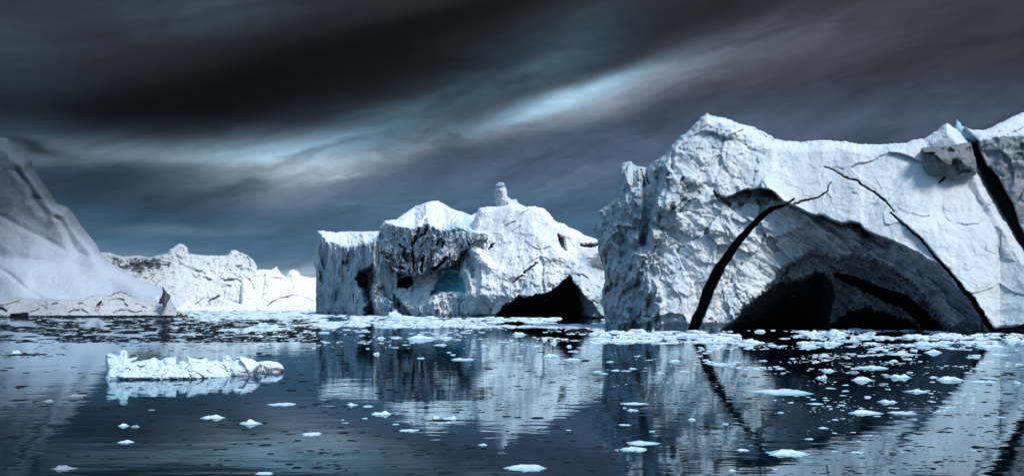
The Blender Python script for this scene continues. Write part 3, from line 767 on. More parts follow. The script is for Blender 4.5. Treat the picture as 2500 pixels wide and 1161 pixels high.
G_out = TB([(-2500, 700), (-2480, 330), (-2300, 240), (-1500, 210), (-700, 180), (-100, 200), (60, 200), (150, 172), (260, 170), (340, 185), (480, 190), (560, 178), (680, 190), (800, 200), (900, 190), (990, 190), (1040, 160), (1100, 145), (1190, 128),
            (1210, 145), (1290, 150), (1340, 112), (1420, 102), (1480, 118), (1530, 135), (1560, 158), (1640, 200), (1780, 205), (1880, 230), (1960, 260), (2060, 320), (2090, 325), (2140, 350),
            (2200, 370), (2220, 405), (2230, 700)])
def G_depth(U, V):
    wu = U + 3 * n2(U, V, 22, 1.3); wv = V + 3 * n2(U, V, 22, 7.9)
    D = 262 + np.clip(768 - V, 0, 80) * .22
    top = G_out[1:-1]
    D = D + 1.6 * sstep(2.5, -2, sdline(wu, wv, TB([(800, 350), (880, 325), (960, 318), (1030, 355)]), [1, 2.2, 2.4, 1]))
    D = D + 3 * sstep(3, -2, sdline(wu, wv, TB([(1130, 340), (1150, 270), (1185, 230)]), [2.4, 3, 1.2]))
    D = D + 4 * sstep(3, -2, sdline(wu, wv, TB([(-60, 270), (30, 310), (70, 330)]), [1.5, 2, 1]))
    D = D + 4 * sstep(3, -2, sdline(wu, wv, TB([(130, 375), (220, 385), (310, 375)]), [2, 3, 3.5]))
    D = D + 6 * sstep(0, 3, V - np.interp(U, [0, 80, 170, 420, 460], [772, 771, 770.5, 770.5, 774]))
    hump = sdline(wu, wv, TB([(1010, 180), (1100, 150), (1180, 138), (1290, 155), (1350, 118), (1420, 108), (1500, 135), (1620, 190)]), [1, 2, 1.5, 2.5, 2.5, 3, 4, 1.5])
    dirt_shade = np.maximum(.36, .66 * sstep(2.5, -2.5, hump + 3 * n2(U, V, 9, 2.8)))
    dirt_shade = np.maximum(dirt_shade, .6 * sstep(3, -2, sdline(wu, wv, TB([(120, 380), (310, 375)]), [2, 4])))
    return D, dict(dirt_shade=dirt_shade, snow=0, grime_shade=.30 * sstep(260, 60, U))
relief("rubble_ledge", G_out, G_depth, 1.3, M_ledge, left, thick=14, back_w=40, edge=(7, 4), jag=(1.3, 9), clip=(-560, 690, 480, 800),
       detail=lambda P, U, V: crag(P, 5.5, 1.3) + crag(P + 3, 2.0, .5))
S_out = TB([(1900, 25), (1930, 70), (1960, 115), (2003, 150), (1990, 190), (1965, 230), (1950, 275), (1910, 282), (1905, 250), (1858, 245), (1875, 185), (1900, 150), (1912, 90)])
relief("dark_shard", S_out, lambda U, V: (258 + (740 - V) * .06 + np.abs(U - 402) * .25, dict(dirt_shade=.3)), .7, M_rock, left, thick=5, back_w=9, edge=(4, 2), jag=(.7, 5),
       detail=lambda P, U, V: crag(P, 2.2, .7))
S2_out = TB([(2060, 420), (2085, 325), (2095, 370), (2130, 345), (2150, 380), (2195, 368), (2215, 405), (2190, 425), (2150, 440)])
relief("dark_shard", S2_out, lambda U, V: (258 + 0 * U, dict(dirt_shade=.25)), .6, M_rock, left, thick=4, back_w=7, edge=(3, 1.2), jag=(.6, 5), detail=lambda P, U, V: crag(P, 2.0, .6))

# ================================================================== FAR ICEBERGS
far = thing("iceberg", "distant jagged white iceberg ridge with two small peaks behind the smooth slope", "iceberg", (-200, 650, 0))
F_out = TL([(300, 1200), (300, 700), (560, 735), (620, 733), (700, 758), (780, 750), (850, 760), (950, 740), (965, 715), (990, 700), (1020, 682), (1045, 690), (1062, 705), (1075, 740), (1150, 750),
            (1220, 752), (1290, 750), (1310, 722), (1335, 718), (1350, 727), (1390, 745), (1420, 760), (1440, 780), (1458, 810), (1470, 900), (1480, 1200)])
def F_depth(U, V):
    wu = U + 4 * n2(U, V, 26, 1.3); wv = V + 4 * n2(U, V, 26, 7.9)
    D = 645 + np.clip(756 - V, 0, 200) * .30
    D = D + 9 * sstep(2.5, -2, sdline(wu, wv, TL([(1395, 755), (1410, 780), (1418, 810)]), [.8, 1.6, .6])) * .6
    D = D + 6 * sstep(2.5, -2, sdline(wu, wv, TL([(1178, 1014), (1240, 980)]), [.6, 1.2]))
    dirt_shade = .52 * sstep(20, -12, sdline(wu, wv, TL([(640, 790), (760, 810), (860, 800), (950, 810)]), [8, 16, 18, 8])) + .18
    dirt_shade = np.maximum(dirt_shade, .56 * sstep(8, -6, sdline(wu, wv, TL([(1300, 735), (1350, 740), (1400, 760)]), [5, 6, 3])))
    dirt_shade = np.maximum(dirt_shade, .42 * sstep(10, -6, sdline(wu, wv, TL([(960, 735), (1020, 735)]), [6, 8])))
    dirt_shade = np.maximum(dirt_shade, .34 * sstep(780, 640, V) * sstep(600, 500, U))
    dirt_shade = np.maximum(dirt_shade, .40 * sstep(30, -10, sdline(wu, wv, TL([(1100, 880), (1300, 800)]), [10, 14])) )
    return D, dict(dirt_shade=dirt_shade, snow=.2, grime_shade=.34 * sstep(520, 330, U) + .12 * sstep(690, 620, V))
relief("ice_ridge", F_out, F_depth, 1.3, M_far, far, thick=70, back_w=60, edge=(8, 10), jag=(1.8, 9), clip=(240, 560, 800, 800),
       detail=lambda P, U, V: crag(P, 19, 3.4, .6, .6, .8) + crag(P + 3, 7, 1.3, .5, .7, .6))
pale = thing("iceberg", "distant low pale iceberg with rounded white lumps beside the flat-topped block", "iceberg", (-130, 625, 0))
W_out = TL([(1360, 1200), (1365, 860), (1400, 850), (1450, 832), (1490, 828), (1540, 830), (1568, 812), (1590, 848), (1618, 872), (1640, 838), (1662, 828), (1688, 838), (1710, 868), (1760, 874), (1800, 872),
            (1900, 880), (2100, 900), (2100, 1200)])
def W_depth(U, V):
    wu = U + 3 * n2(U, V, 30, 1.3); wv = V + 3 * n2(U, V, 30, 7.9)
    D = 628 + np.clip(756 - V, 0, 100) * .5
    D = D + 5 * sstep(4, -3, sdline(wu, wv, TL([(1500, 860), (1490, 920), (1480, 990)]), [1, 2, 1])) + 5 * sstep(4, -3, sdline(wu, wv, TL([(1400, 860), (1440, 940)]), [1, 1]))
    return D, dict(dirt_shade=.16, snow=.4, blue=.10 * sstep(5, -3, sdline(wu, wv, TL([(1615, 870), (1640, 890)]), [4, 4])))
relief("ice_front", W_out, W_depth, 1.5, M_pale, pale, thick=60, back_w=50, edge=(8, 8), jag=(1.2, 10), clip=(560, 600, 960, 800),
       detail=lambda P, U, V: crag(P, 18, 2.6, .8, .5, .5) + crag(P + 3, 6, .9))
J_out = TL([(960, 1200), (975, 1060), (1010, 1040), (1060, 1000), (1110, 1030), (1150, 1040), (1240, 1035), (1330, 1020), (1420, 1030), (1520, 1038), (1660, 1034), (1780, 1040), (1900, 1040), (1900, 1200)])
relief("brash_apron", J_out, lambda U, V: (606 + np.clip(756 - V, 0, 40) * .8, dict(dirt_shade=.12)), 1.3, M_pale, far, thick=16, back_w=20, edge=(5, 5), jag=(1.6, 8), clip=(380, 690, 840, 790),
       detail=lambda P, U, V: crag(P, 9, 2.4) + crag(P + 3, 3.5, .8))

# ================================================================== FLOES
def wpos(u, v):
    D = H * F / (v - VH)
    return (u - UC) / F * D, D

def floe_mesh(name, W, Dp, Ht, style, seed, mat, nr=None, na=None):
    """irregular floating piece: polar height field, ragged outline, undercut skirt"""
    r = np.random.default_rng(seed)
    na = na or (72 if W > .5 else 48); nr = nr or 14
    th = np.linspace(0, 2 * math.pi, na, endpoint=False)
    off = r.random(3) * 50
    ring = np.stack([np.cos(th), np.sin(th), 0 * th], -1)
    out = np.maximum(1 + .65 * fbm(ring * 1.2 + off, 3) + .55 * fbm(ring * 3.0 + off, 3), .3)
    out = out / max(np.abs(out * np.cos(th)).max(), .3)
    rr = np.linspace(0, 1, nr) ** .75
    R, T = np.meshgrid(rr, np.arange(na), indexing='ij')
    px = R * out[T] * np.cos(th[T]); py = R * out[T] * np.sin(th[T])
    q = np.stack([px * W / 2, py * W / 2, 0 * px], -1) / max(W, .1) * 4
    lum = fbm(q * .9 + off, 4); fc, _ = facets(q * 1.1 + off); fc2, _ = facets(q * 2.6 + off)
    if style == 'slab': z = (1 - R ** 6) * (.55 + .6 * lum + .22 * fc + .08 * fc2)
    elif style == 'dark': z = (1 - R ** 3) * (.7 + .5 * lum + .2 * fc)
    elif style == 'peak': z = (1 - R ** 2) * (.34 + .4 * lum + .3 * fc)
    elif style == 'pile': z = (1 - R ** 4) * (.45 + .55 * np.abs(lum) * 1.6 + .45 * fc + .2 * fc2)
    else: z = (1 - R ** 3) * (.5 + .7 * lum + .34 * fc + .12 * fc2)
    if style in ('peak', 'horns', 'pile'):
        for k in range({'peak': 2, 'horns': 2, 'pile': 4}[style]):
            cx = (-.62 if k == 0 else .35) if style == 'horns' else r.uniform(-.45, .45)
            cy = r.uniform(-.3, .3); s = r.uniform(.22, .36)
            z = z + r.uniform(.35, .7) * np.maximum(0, 1 - np.hypot((px - cx) / s / 1.3, (py - cy) / s / 1.6)) ** .8 * (1 - R ** 6)
    tx, ty = r.uniform(-.55, .55), r.uniform(-.2, .5)
    z = z * (1 + tx * px + ty * py)
    for k in range(3):
        cx, cy, s = r.uniform(-.7, .7), r.uniform(-.4, .4), r.uniform(.15, .4)
        z = z + r.uniform(.1, .5) * np.exp(-((px - cx) / s) ** 2 - ((py - cy) / s / 1.4) ** 2) * (1 - R ** 5)
    z = np.maximum(z, .04); mx = z.max(); z = z / mx
    rimz = np.minimum(z[-1], .12)
    z = np.where(R > .985, rimz[None, :] if False else .05, z) * Ht + .004
    top = np.stack([px * W / 2 * .93, py * Dp / 2, z], -1)
    skirt = top[-1].copy(); skirt[:, 2] = -.06 - .1 * Ht
    mid_ = top[-1].copy(); mid_[:, :2] *= 1.035; mid_[:, 2] = min(.02, .03 * Ht)
    v = np.concatenate([top.reshape(-1, 3), mid_, skirt])
    f = []
    n_all = nr + 2
    for i in range(n_all - 1):
        if i == 0: continue
        for j in range(na):
            k = (j + 1) % na
            f.append((i * na + j, (i + 1) * na + j, (i + 1) * na + k, i * na + k))
    f = np.array(f)
    # innermost ring closes on the centre
    cap = np.array([(0, na + j, na + (j + 1) % na, 0 if False else na + (j + 1) % na) for j in range(na)])
    me_f = [tuple(x) for x in f] + [(0, na + j, na + (j + 1) % na) for j in range(na)]
    me = bpy.data.meshes.new(name)
    me.from_pydata([tuple(x) for x in v], [], me_f)
    me.polygons.foreach_set('use_smooth', np.full(len(me.polygons), True))
    at = me.attributes.new('blue', 'FLOAT', 'POINT')
    at.data.foreach_set('value', np.concatenate([(.5 * sstep(.62, 1.0, R) + .12).ravel(), np.full(2 * na, .75)]).astype(np.float32))
    me.update(); me.materials.append(mat)
    return me

T1 = tr(2.757, 0, 740); T2 = tr(2.758, 600, 740); T3 = tr(2.758, 1200, 740); T4 = tr(2.757, 1800, 740)
SMALL = dict(
    w=("small white ice fragment adrift among the larger floes", "small white ice fragments adrift"),
    d=("small dark clear ice piece afloat on the blue-black open water", "dark clear ice pieces adrift"))
FL = [
 # crop, x0, x1, ytop, ybase, style, material, label (None: one of many alike)
 (T1, 1320, 1510, 727, 778, 'peak', 'w', "white pointed floe in open water below the long rubble floe"),
 (T1, 1580, 1755, 750, 817, 'peak', 'w', "white floe with a toothed top, next right of the pointed one below the rubble floe"),
 (T1, 760, 885, 905, 942, 'dome', 'w', "small white-topped floe with a dark rim below the dark oval piece"),
 (T1, 775, 865, 790, 828, 'dome', 'w', "rounded whitish floe just left of the dark oval ice piece"),
 (T1, 865, 932, 805, 832, 'dome', 'g', "little grey lump touching the dark oval ice piece"),
 (T1, 886, 1000, 826, 868, 'dark', 'd', "dark oval ice piece, the broadest black one in the lower left water"),
 (T1, 312, 495, 1062, 1122, 'peak', 'g', "dark wet floe with a pale pointed nub near the lower left corner"),
 (T1, -40, 255, 330, 352, 'slab', 'd', "long flat dark floe at the left picture edge, carrying a white lump"),
 (T1, 58, 125, 295, 338, 'dome', 'w', "round white lump resting on the long flat dark floe"),
 (T1, 430, 572, 590, 628, 'dome', 'g', "flat grey floe left of the reflection of the rubble floe"),
 (T1, 265, 352, 630, 662, 'dome', 'g', "rounded grey floe with a dark tail in the left water"),
 (T1, 205, 262, 644, 660, 'dark', 'd', None),
 (T1, 80, 170, 535, 562, 'dark', 'd', None), (T1, 48, 160, 630, 657, 'dark', 'd', None), (T1, 655, 748, 675, 708, 'dark', 'd', None),
 (T1, 615, 648, 680, 696, 'dark', 'd', None), (T1, 948, 1008, 676, 692, 'dark', 'd', None), (T1, 965, 1042, 770, 796, 'dark', 'd', None),
 (T1, 1285, 1402, 667, 685, 'dark', 'd', None), (T1, 755, 800, 745, 761, 'dark', 'd', None), (T1, 897, 952, 740, 756, 'dark', 'd', None),
 (T1, 530, 592, 760, 776, 'dark', 'd', None), (T1, 18, 132, 878, 902, 'dark', 'd', None), (T1, 293, 356, 890, 908, 'dark', 'd', None),
 (T1, 1555, 1645, 558, 587, 'slab', 'w', "thin pale slab floating in the reflection at the right end of the rubble floe"),
 (T1, 1735, 1822, 940, 957, 'dark', 'd', None), (T1, 1350, 1412, 1065, 1088, 'dark', 'd', None), (T1, 1788, 1842, 998, 1016, 'dark', 'd', None),
 (T1, 1242, 1290, 940, 956, 'dark', 'd', None), (T1, 1290, 1385, 352, 374, 'dark', 'd', "dark flat ice piece just behind the rubble floe"),
 (T1, 983, 1036, 708, 720, 'slab', 'g', None), (T1, 0, 40, 1095, 1112, 'dark', 'd', None), (T1, 1100, 1140, 1105, 1130, 'dark', 'd', None), (T1, 1025, 1098, 1090, 1112, 'dark', 'd', None),
 (T2, 108, 335, 655, 690, 'slab', 'w', "long flat white floe with a dark edge, right below the end of the rubble floe"),
 (T2, 40, 180, 1122, 1155, 'dome', 'w', "low whitish floe at the bottom edge of the picture"),
 (T2, 1035, 1300, 203, 243, 'dome', 'w', "long white humped floe in front of the turquoise hollow's iceberg"),
 (T2, 1285, 1395, 217, 240, 'dome', 'w', "white tail piece at the right end of the long humped floe"),
 (T2, 1250, 1358, 258, 284, 'slab', 'w', "flat white floe just below the long humped floe"),
 (T2, 1580, 1632, 266, 290, 'peak', 'w', None), (T2, 1357, 1548, 350, 384, 'slab', 'w', "wide thin white slab with a nub in the middle iceberg's reflection"),
 (T2, 1145, 1208, 354, 372, 'slab', 'w', None), (T2, 848, 904, 312, 344, 'peak', 'w', "small white peaked floe on the black cave reflection of the middle iceberg"),
 (T2, 873, 935, 209, 238, 'dome', 'w', None), (T2, 785, 838, 256, 272, 'slab', 'w', None), (T2, 800, 835, 290, 306, 'slab', 'w', None), (T2, 1345, 1385, 318, 332, 'slab', 'w', None),
 (T2, 1372, 1415, 330, 348, 'slab', 'w', None),
 (T2, 658, 755, 656, 688, 'peak', 'w', "small white broken floe under the flat-topped block's reflection"), (T2, 780, 855, 675, 697, 'slab', 'w', None),
 (T2, 828, 985, 698, 752, 'horns', 'w', "white floe with two upright horns below the middle iceberg"),
 (T2, 965, 1005, 736, 750, 'dark', 'd', None), (T2, 776, 818, 760, 777, 'slab', 'w', None),
 (T2, 1248, 1312, 730, 778, 'peak', 'w', "upright white lump at the left of a mixed dark and white cluster"),
 (T2, 1310, 1440, 735, 785, 'pile', 'w', "broken white floe at the right of a mixed dark and white cluster"),
 (T2, 1200, 1415, 775, 796, 'dark', 'd', "dark flat ice joining the mixed cluster of white lumps"), (T2, 1335, 1385, 785, 806, 'dome', 'w', None), (T2, 1228, 1272, 800, 812, 'dark', 'd', None),
 (T2, 1018, 1168, 842, 862, 'slab', 'w', "thin flat floe left of the pinnacle's reflection"), (T2, 978, 1032, 802, 817, 'slab', 'w', None),
 (T2, 345, 502, 845, 893, 'slab', 'w', "blue-white block-shaped floe in open water at lower left centre"),
 (T2, 1558, 1642, 932, 957, 'slab', 'w', "pale flat floe below the pinnacle's reflection"), (T2, 1295, 1368, 652, 680, 'dome', 'g', "grey rounded floe on the white reflection of the middle iceberg"),
 (T2, 608, 690, 855, 877, 'dark', 'd', None), (T2, 630, 697, 792, 808, 'dark', 'g', None), (T2, 135, 190, 996, 1016, 'dark', 'd', None), (T2, 80, 172, 942, 958, 'dark', 'd', None),
 (T2, 253, 322, 1066, 1088, 'dark', 'd', None), (T2, 295, 370, 1094, 1112, 'dark', 'd', None), (T2, 432, 524, 1096, 1110, 'dark', 'd', None), (T2, 590, 642, 1100, 1118, 'dark', 'd', None),
 (T2, 1578, 1625, 619, 634, 'dark', 'd', None), (T2, 1283, 1388, 1130, 1150, 'dark', 'd', None), (T2, 1488, 1545, 955, 976, 'dark', 'd', None), (T2, 1285, 1342, 847, 862, 'dark', 'd', None),
 (T2, 668, 686, 1095, 1122, 'peak', 'd', None), (T2, 312, 370, 910, 928, 'dark', 'd', None), (T2, 640, 660, 775, 785, 'slab', 'w', None),
 (T3, 58, 385, 1062, 1128, 'dome', 'w', "large blue-white floe nearest the bottom edge, alone in dark water"),
 (T3, 862, 1080, 950, 998, 'dome', 'w', "lower of two overlapping bright floes, with a small lump at its left end"), (T3, 826, 864, 962, 990, 'dome', 'g', None),
 (T3, 915, 1163, 918, 955, 'slab', 'w', "upper, thinner of two overlapping bright floes near the bottom"),
 (T3, 1655, 1758, 968, 996, 'dome', 'w', "small bluish floe left of the large winged floe, in the crack's reflection"),
 (T3, 1590, 1658, 1106, 1132, 'dome', 'w', "small blue floe close to the bottom edge, between two large bright floes"),
 (T3, 865, 1080, 662, 684, 'slab', 'w', "straight rod-shaped pale floe on the blue reflection"), (T3, 912, 1002, 697, 725, 'dome', 'w', "bluish lump just below the rod-shaped floe"),
 (T3, 960, 1035, 676, 696, 'dark', 'd', "black scrap between the rod-shaped floe and the bluish lump"), (T3, 880, 912, 692, 706, 'dome', 'w', None),
 (T3, 468, 628, 354, 385, 'dome', 'w', "flat-bottomed white floe right of the domed one below the small cave"), (T3, 333, 467, 311, 364, 'dome', 'w', "domed white floe on the black reflection of the small cave"),
 (T3, 148, 219, 342, 360, 'slab', 'w', None), (T3, 1186, 1286, 358, 394, 'peak', 'w', "white peaked floe left of the reflected curved crack"),
 (T3, 1435, 1520, 368, 400, 'dome', 'w', "smaller humped piece at the left end of the double floe by the reflected crack"), (T3, 1450, 1668, 385, 420, 'dome', 'w', "long white part of the double floe right of the reflected crack"),
 (T3, 673, 757, 439, 464, 'dome', 'w', None), (T3, 720, 792, 456, 476, 'slab', 'w', None), (T3, 800, 870, 432, 454, 'dome', 'w', None), (T3, 922, 990, 416, 442, 'peak', 'w', None),
 (T3, 870, 950, 444, 458, 'slab', 'w', None), (T3, 1108, 1174, 449, 471, 'dome', 'w', None), (T3, 1256, 1366, 446, 464, 'slab', 'w', None), (T3, 770, 835, 378, 396, 'slab', 'w', None),
 (T3, 1322, 1382, 760, 787, 'dome', 'w', "small white floe on the grey reflection left of the reflected crack"), (T3, 855, 948, 806, 823, 'slab', 'w', None), (T3, 1060, 1110, 850, 866, 'slab', 'w', None),
 (T3, 255, 382, 754, 778, 'dark', 'd', "long dark flat piece below the white cliff's reflection"), (T3, 58, 140, 748, 766, 'dark', 'd', None), (T3, 150, 210, 752, 770, 'dark', 'd', None),
 (T3, 500, 545, 256, 292, 'peak', 'w', None), (T3, 340, 380, 225, 252, 'dome', 'w', None), (T3, 390, 450, 235, 270, 'dome', 'w', None), (T3, 510, 590, 305, 326, 'slab', 'w', None),
 (T3, 496, 540, 846, 856, 'slab', 'w', None), (T3, 500, 565, 862, 880, 'dark', 'd', None), (T3, 690, 745, 512, 526, 'dark', 'd', None),
 (T3, 455, 750, 152, 192, 'pile', 'd', "low heap of black ice beside the foot of the cave-arch iceberg"),
 (T3, 1550, 1605, 795, 815, 'slab', 'w', None),
 (T4, 430, 640, 168, 210, 'pile', 'w', "left part of the brash heap under the arch"), (T4, 600, 822, 162, 212, 'pile', 'w', "taller right part of the brash heap under the arch"),
 (T4, 108, 546, 537, 613, 'slab', 'w', "very long flat white slab, the biggest floe on the arch's reflection"),
 (T4, 225, 566, 962, 1034, 'dome', 'w', "large bright winged floe at the bottom of the reflected crack"),
 (T4, 822, 1072, 390, 442, 'slab', 'w', "bluish oblong slab near the middle of the arch's reflection"),
 (T4, 578, 677, 419, 458, 'dome', 'w', "rounded blue lump left of the oblong slab"), (T4, 745, 842, 439, 468, 'dome', 'g', "dull glassy floe below the oblong slab's left end"),
 (T4, 527, 627, 454, 506, 'peak', 'w', "bright white pinched floe alone on the black reflection"),
 (T4, 783, 958, 464, 522, 'peak', 'w', "white floe with a pointed horn below the oblong slab"), (T4, 988, 1028, 458, 494, 'dome', 'g', None),
 (T4, 1036, 1200, 450, 504, 'horns', 'w', "blue-white saddle-shaped floe right of the horned one"),
 (T4, 1300, 1365, 475, 500, 'peak', 'w', None), (T4, 1360, 1578, 465, 523, 'dome', 'w', "long lumpy blue-white floe at the right rim of the arch's reflection"),
 (T4, 1575, 1805, 498, 537, 'slab', 'w', "thin pointed floe trailing right of the long lumpy floe"), (T4, 1665, 1798, 488, 510, 'slab', 'w', None),
 (T4, 1858, 1935, 502, 542, 'dome', 'w', "white floe cut by the right picture edge"), (T4, 1138, 1332, 558, 600, 'peak', 'w', "flat floe with a small central tooth below the saddle-shaped one"),
 (T4, 957, 1112, 627, 672, 'pile', 'w', "crumbly white floe above the pair of long floes"), (T4, 763, 1022, 690, 748, 'dome', 'w', "left, larger one of a pair of long floes end to end"),
 (T4, 1036, 1235, 711, 748, 'slab', 'w', "right, thinner one of a pair of long floes end to end"),
 (T4, 550, 628, 820, 843, 'dome', 'w', None), (T4, 458, 537, 897, 917, 'slab', 'w', None), (T4, 768, 882, 990, 1010, 'slab', 'w', None), (T4, 606, 680, 559, 575, 'slab', 'w', None),
 (T4, 256, 344, 418, 442, 'dome', 'w', None), (T4, 104, 170, 415, 444, 'dome', 'w', None), (T4, 35, 85, 425, 446, 'slab', 'w', None), (T4, 145, 210, 368, 388, 'slab', 'w', None),
 (T4, 1030, 1272, 322, 348, 'slab', 'w', "wide low floe carrying a pointed white tip in the brash right of the arch"), (T4, 1075, 1170, 295, 335, 'peak', 'w', None),
 (T4, 1263, 1412, 284, 334, 'peak', 'w', "triangular white floe right of the pointed tip"), (T4, 1178, 1502, 247, 287, 'dome', 'w', "long bluish floe in front of the cave's right foot"),
 (T4, 1638, 1862, 253, 298, 'dome', 'w', "broad white floe in front of the far right crack foot"), (T4, 1562, 1672, 339, 367, 'dome', 'w', None), (T4, 1718, 1878, 324, 352, 'dome', 'w', "flat white floe at the right end of the brash belt"),
 (T4, 548, 712, 242, 278, 'dome', 'w', "white domed floe in the brash before the arch"), (T4, 413, 588, 258, 297, 'pile', 'w', "ragged white floe touching the domed one before the arch"),
 (T4, 0, 192, 229, 266, 'dome', 'w', "white mound of brash before the left foot of the arch"), (T4, 883, 1078, 289, 313, 'slab', 'w', None), (T4, 688, 878, 236, 258, 'slab', 'w', None),
 (T4, 1818, 1935, 221, 258, 'dome', 'w', "bluish floe against the iceberg at the right picture edge"), (T4, 1600, 1703, 212, 247, 'peak', 'w', None), (T4, 1430, 1518, 206, 238, 'peak', 'w', None),
 (T4, 1590, 1692, 942, 974, 'dark', 'd', "dark bent scrap in the pale lower right reflection"), (T4, 1785, 1838, 467, 483, 'dark', 'd', None), (T4, 485, 607, 665, 683, 'slab', 'w', None), (T4, 705, 762, 574, 592, 'slab', 'w', None),
 (T4, 495, 542, 632, 648, 'slab', 'w', None), (T4, 680, 742, 672, 688, 'slab', 'w', None), (T4, 690, 750, 610, 622, 'slab', 'w', None), (T4, 862, 905, 626, 640, 'slab', 'w', None), (T4, 575, 615, 624, 638, 'slab', 'w', None),
 (T4, 1385, 1465, 686, 702, 'slab', 'w', None), (T4, 1390, 1450, 650, 664, 'slab', 'w', None), (T4, 1470, 1525, 652, 668, 'slab', 'w', None), (T4, 920, 980, 748, 762, 'slab', 'w', None), (T4, 640, 690, 772, 786, 'slab', 'w', None),
 (T4, 1755, 1832, 756, 770, 'slab', 'w', None), (T4, 1575, 1640, 982, 996, 'slab', 'w', None), (T4, 230, 275, 1103, 1120, 'slab', 'w', None), (T4, 272, 325, 720, 738, 'slab', 'w', None),
 (T4, 1655, 1710, 765, 780, 'slab', 'w', None), (T4, 630, 690, 985, 1000, 'slab', 'w', None), (T4, 640, 680, 862, 874, 'slab', 'w', None), (T4, 960, 1000, 544, 556, 'slab', 'w', None),
 (T4, 1000, 1050, 566, 580, 'slab', 'w', None), (T4, 1425, 1470, 592, 604, 'slab', 'w', None), (T4, 1540, 1610, 455, 470, 'slab', 'w', None), (T4, 1600, 1640, 560, 580, 'slab', 'w', None),
 (T3, 1275, 1470, 195, 225, 'pile', 'w', "white brash heap in front of the curved crack's foot"), (T3, 1470, 1595, 210, 262, 'dome', 'w', "white mound right of the brash heap by the curved crack"),
 (T3, 700, 830, 182, 225, 'pile', 'w', "ragged brash heap at the blue left foot of the arch iceberg"), (T3, 830, 945, 200, 245, 'dome', 'w', "white hump right of the ragged brash heap at the blue foot"),
 (T3, 960, 1120, 185, 215, 'pile', 'w', "low white brash against the pale face of the arch iceberg"), (T3, 130, 245, 178, 212, 'dome', 'w', None), (T3, 0, 75, 100, 122, 'pile', 'w', None),
 (T2, 855, 1260, 78, 114, 'pile', 'w', "bright white heap of brash at the foot of the middle iceberg"),
 (T2, 925, 1070, 38, 106, 'dome', 'w', "rounded white lump on top of the brash heap at the middle iceberg's foot"),
 (T2, 470, 560, 180, 200, 'slab', 'w', None), (T2, 670, 760, 125, 146, 'dome', 'w', None), (T2, 40, 180, 130, 158, 'dome', 'w', "low white floe in the brash left of the flat-topped block"), (T2, 1655, 1735, 100, 120, 'dome', 'w', None),
 (T1, 690, 930, 155, 185, 'slab', 'g', "low greyish floe among dark brash before the left iceberg"), (T1, 1210, 1320, 255, 285, 'dome', 'g', "greyish floe among specks above the rubble floe"),
 (T1, 1140, 1200, 148, 172, 'dome', 'w', None), (T1, 1550, 1680, 128, 152, 'dome', 'g', "dull grey floe in the brash before the far white ridge"),
 (T1, 110, 240, 210, 226, 'slab', 'd', None), (T1, 300, 420, 150, 172, 'slab', 'g', None),
]
MATS = dict(w=M_floe, g=M_slush, d=M_dark)
for i, (T, x0, x1, yt, yb, style, mk, lab) in enumerate(FL):
    (ua, va), (ub, vb) = T([(x0, yt), (x1, yb)])
    x, D = wpos((ua + ub) / 2, vb)
    W = (ub - ua) / F * D
    asp = {'slab': .62, 'dark': .7, 'pile': .6}.get(style, .55)
    # share of the seen height that is the foreshortened top
    Dp = W * 1.5 * asp * (.8 + .4 * ((i * 37) % 11) / 10)
    dpx = lambda dp: H * F / D - H * F / (D + dp)
    if dpx(Dp) > .80 * (vb - va):
        Dp = 1 / (1 / D - .80 * (vb - va) / (H * F)) - D
    Dp = min(Dp, W * 1.2)
    Ht = max((vb - va - .55 * dpx(Dp)) / F * D, .012)
    Ht *= .50 if lab and style != 'slab' else .36
    if va < 800 and vb < 800: Ht *= 1.9
    elif va < 830: Ht *= 1.6
    if mk == 'd': Ht *= .8
    name = 'ice_floe' if lab else 'ice_fragment'
    me = floe_mesh(name, W, Dp, Ht, style, 100 + i, MATS[mk])
    o = bpy.data.objects.new(name, me); col.objects.link(o)
    o.location = (x, D + Dp / 2, 0)
    if lab:
        o['label'] = lab; o['category'] = 'ice floe'
    else:
        k = 'd' if mk == 'd' else 'w'
        o['label'], o['group'] = SMALL[k]; o['category'] = 'ice fragment'

# ------------------------------------------------------------------ the long rubble floe in the left foreground
fx, fD = wpos(*T1([(1250, 512)])[0])
rub = thing("ice_floe", "long low floe of piled white ice rubble, biggest in the left foreground", "ice floe", (fx, fD, 0))
LUMPS = [  # x0, x1, ytop, ybase, back offset (m), sharpness
 (712, 820, 395, 488, .25, .6), (705, 800, 335, 470, .55, 1.2), (790, 868, 313, 440, .8, 1.2), (725, 790, 445, 492, .0, .4), (780, 975, 415, 508, .1, .5), (860, 1080, 365, 470, .8, .9), (870, 930, 360, 400, .9, 1.0),
 (970, 1190, 410, 515, .05, .5), (1075, 1192, 360, 450, .75, 1.1), (1185, 1275, 382, 468, .55, .7), (1110, 1300, 455, 508, .0, .5), (1250, 1400, 352, 440, .9, .8), (1270, 1420, 405, 495, .2, .6), (1380, 1500, 378, 460, .6, .7),
 (1410, 1480, 455, 497, .0, .5), (1440, 1530, 400, 480, .35, .7), (1495, 1562, 346, 450, .8, .8), (1475, 1540, 455, 492, .05, .4), (1515, 1752, 355, 478, .15, .75), (1715, 1835, 385, 458, .5, .5), (1780, 1910, 388, 456, .45, .6),
 (900, 1500, 470, 512, .35, .3), (1340, 1440, 440, 490, .25, .5), (830, 900, 430, 470, .45, .6)]
RB = T1([(690, 640), (700, 520), (716, 490), (725, 455), (710, 400), (712, 338), (740, 334), (790, 352), (803, 322), (835, 311), (860, 325), (866, 372), (900, 364), (932, 358), (922, 376), (888, 394), (950, 384), (1000, 376),
          (1040, 361), (1078, 386), (1110, 366), (1185, 357), (1192, 420), (1206, 390), (1245, 384), (1256, 398), (1255, 351), (1290, 365), (1350, 376), (1385, 361), (1420, 386), (1460, 377), (1488, 394),
          (1500, 355), (1530, 345), (1558, 368), (1565, 400), (1560, 480), (1540, 520), (1540, 640)])
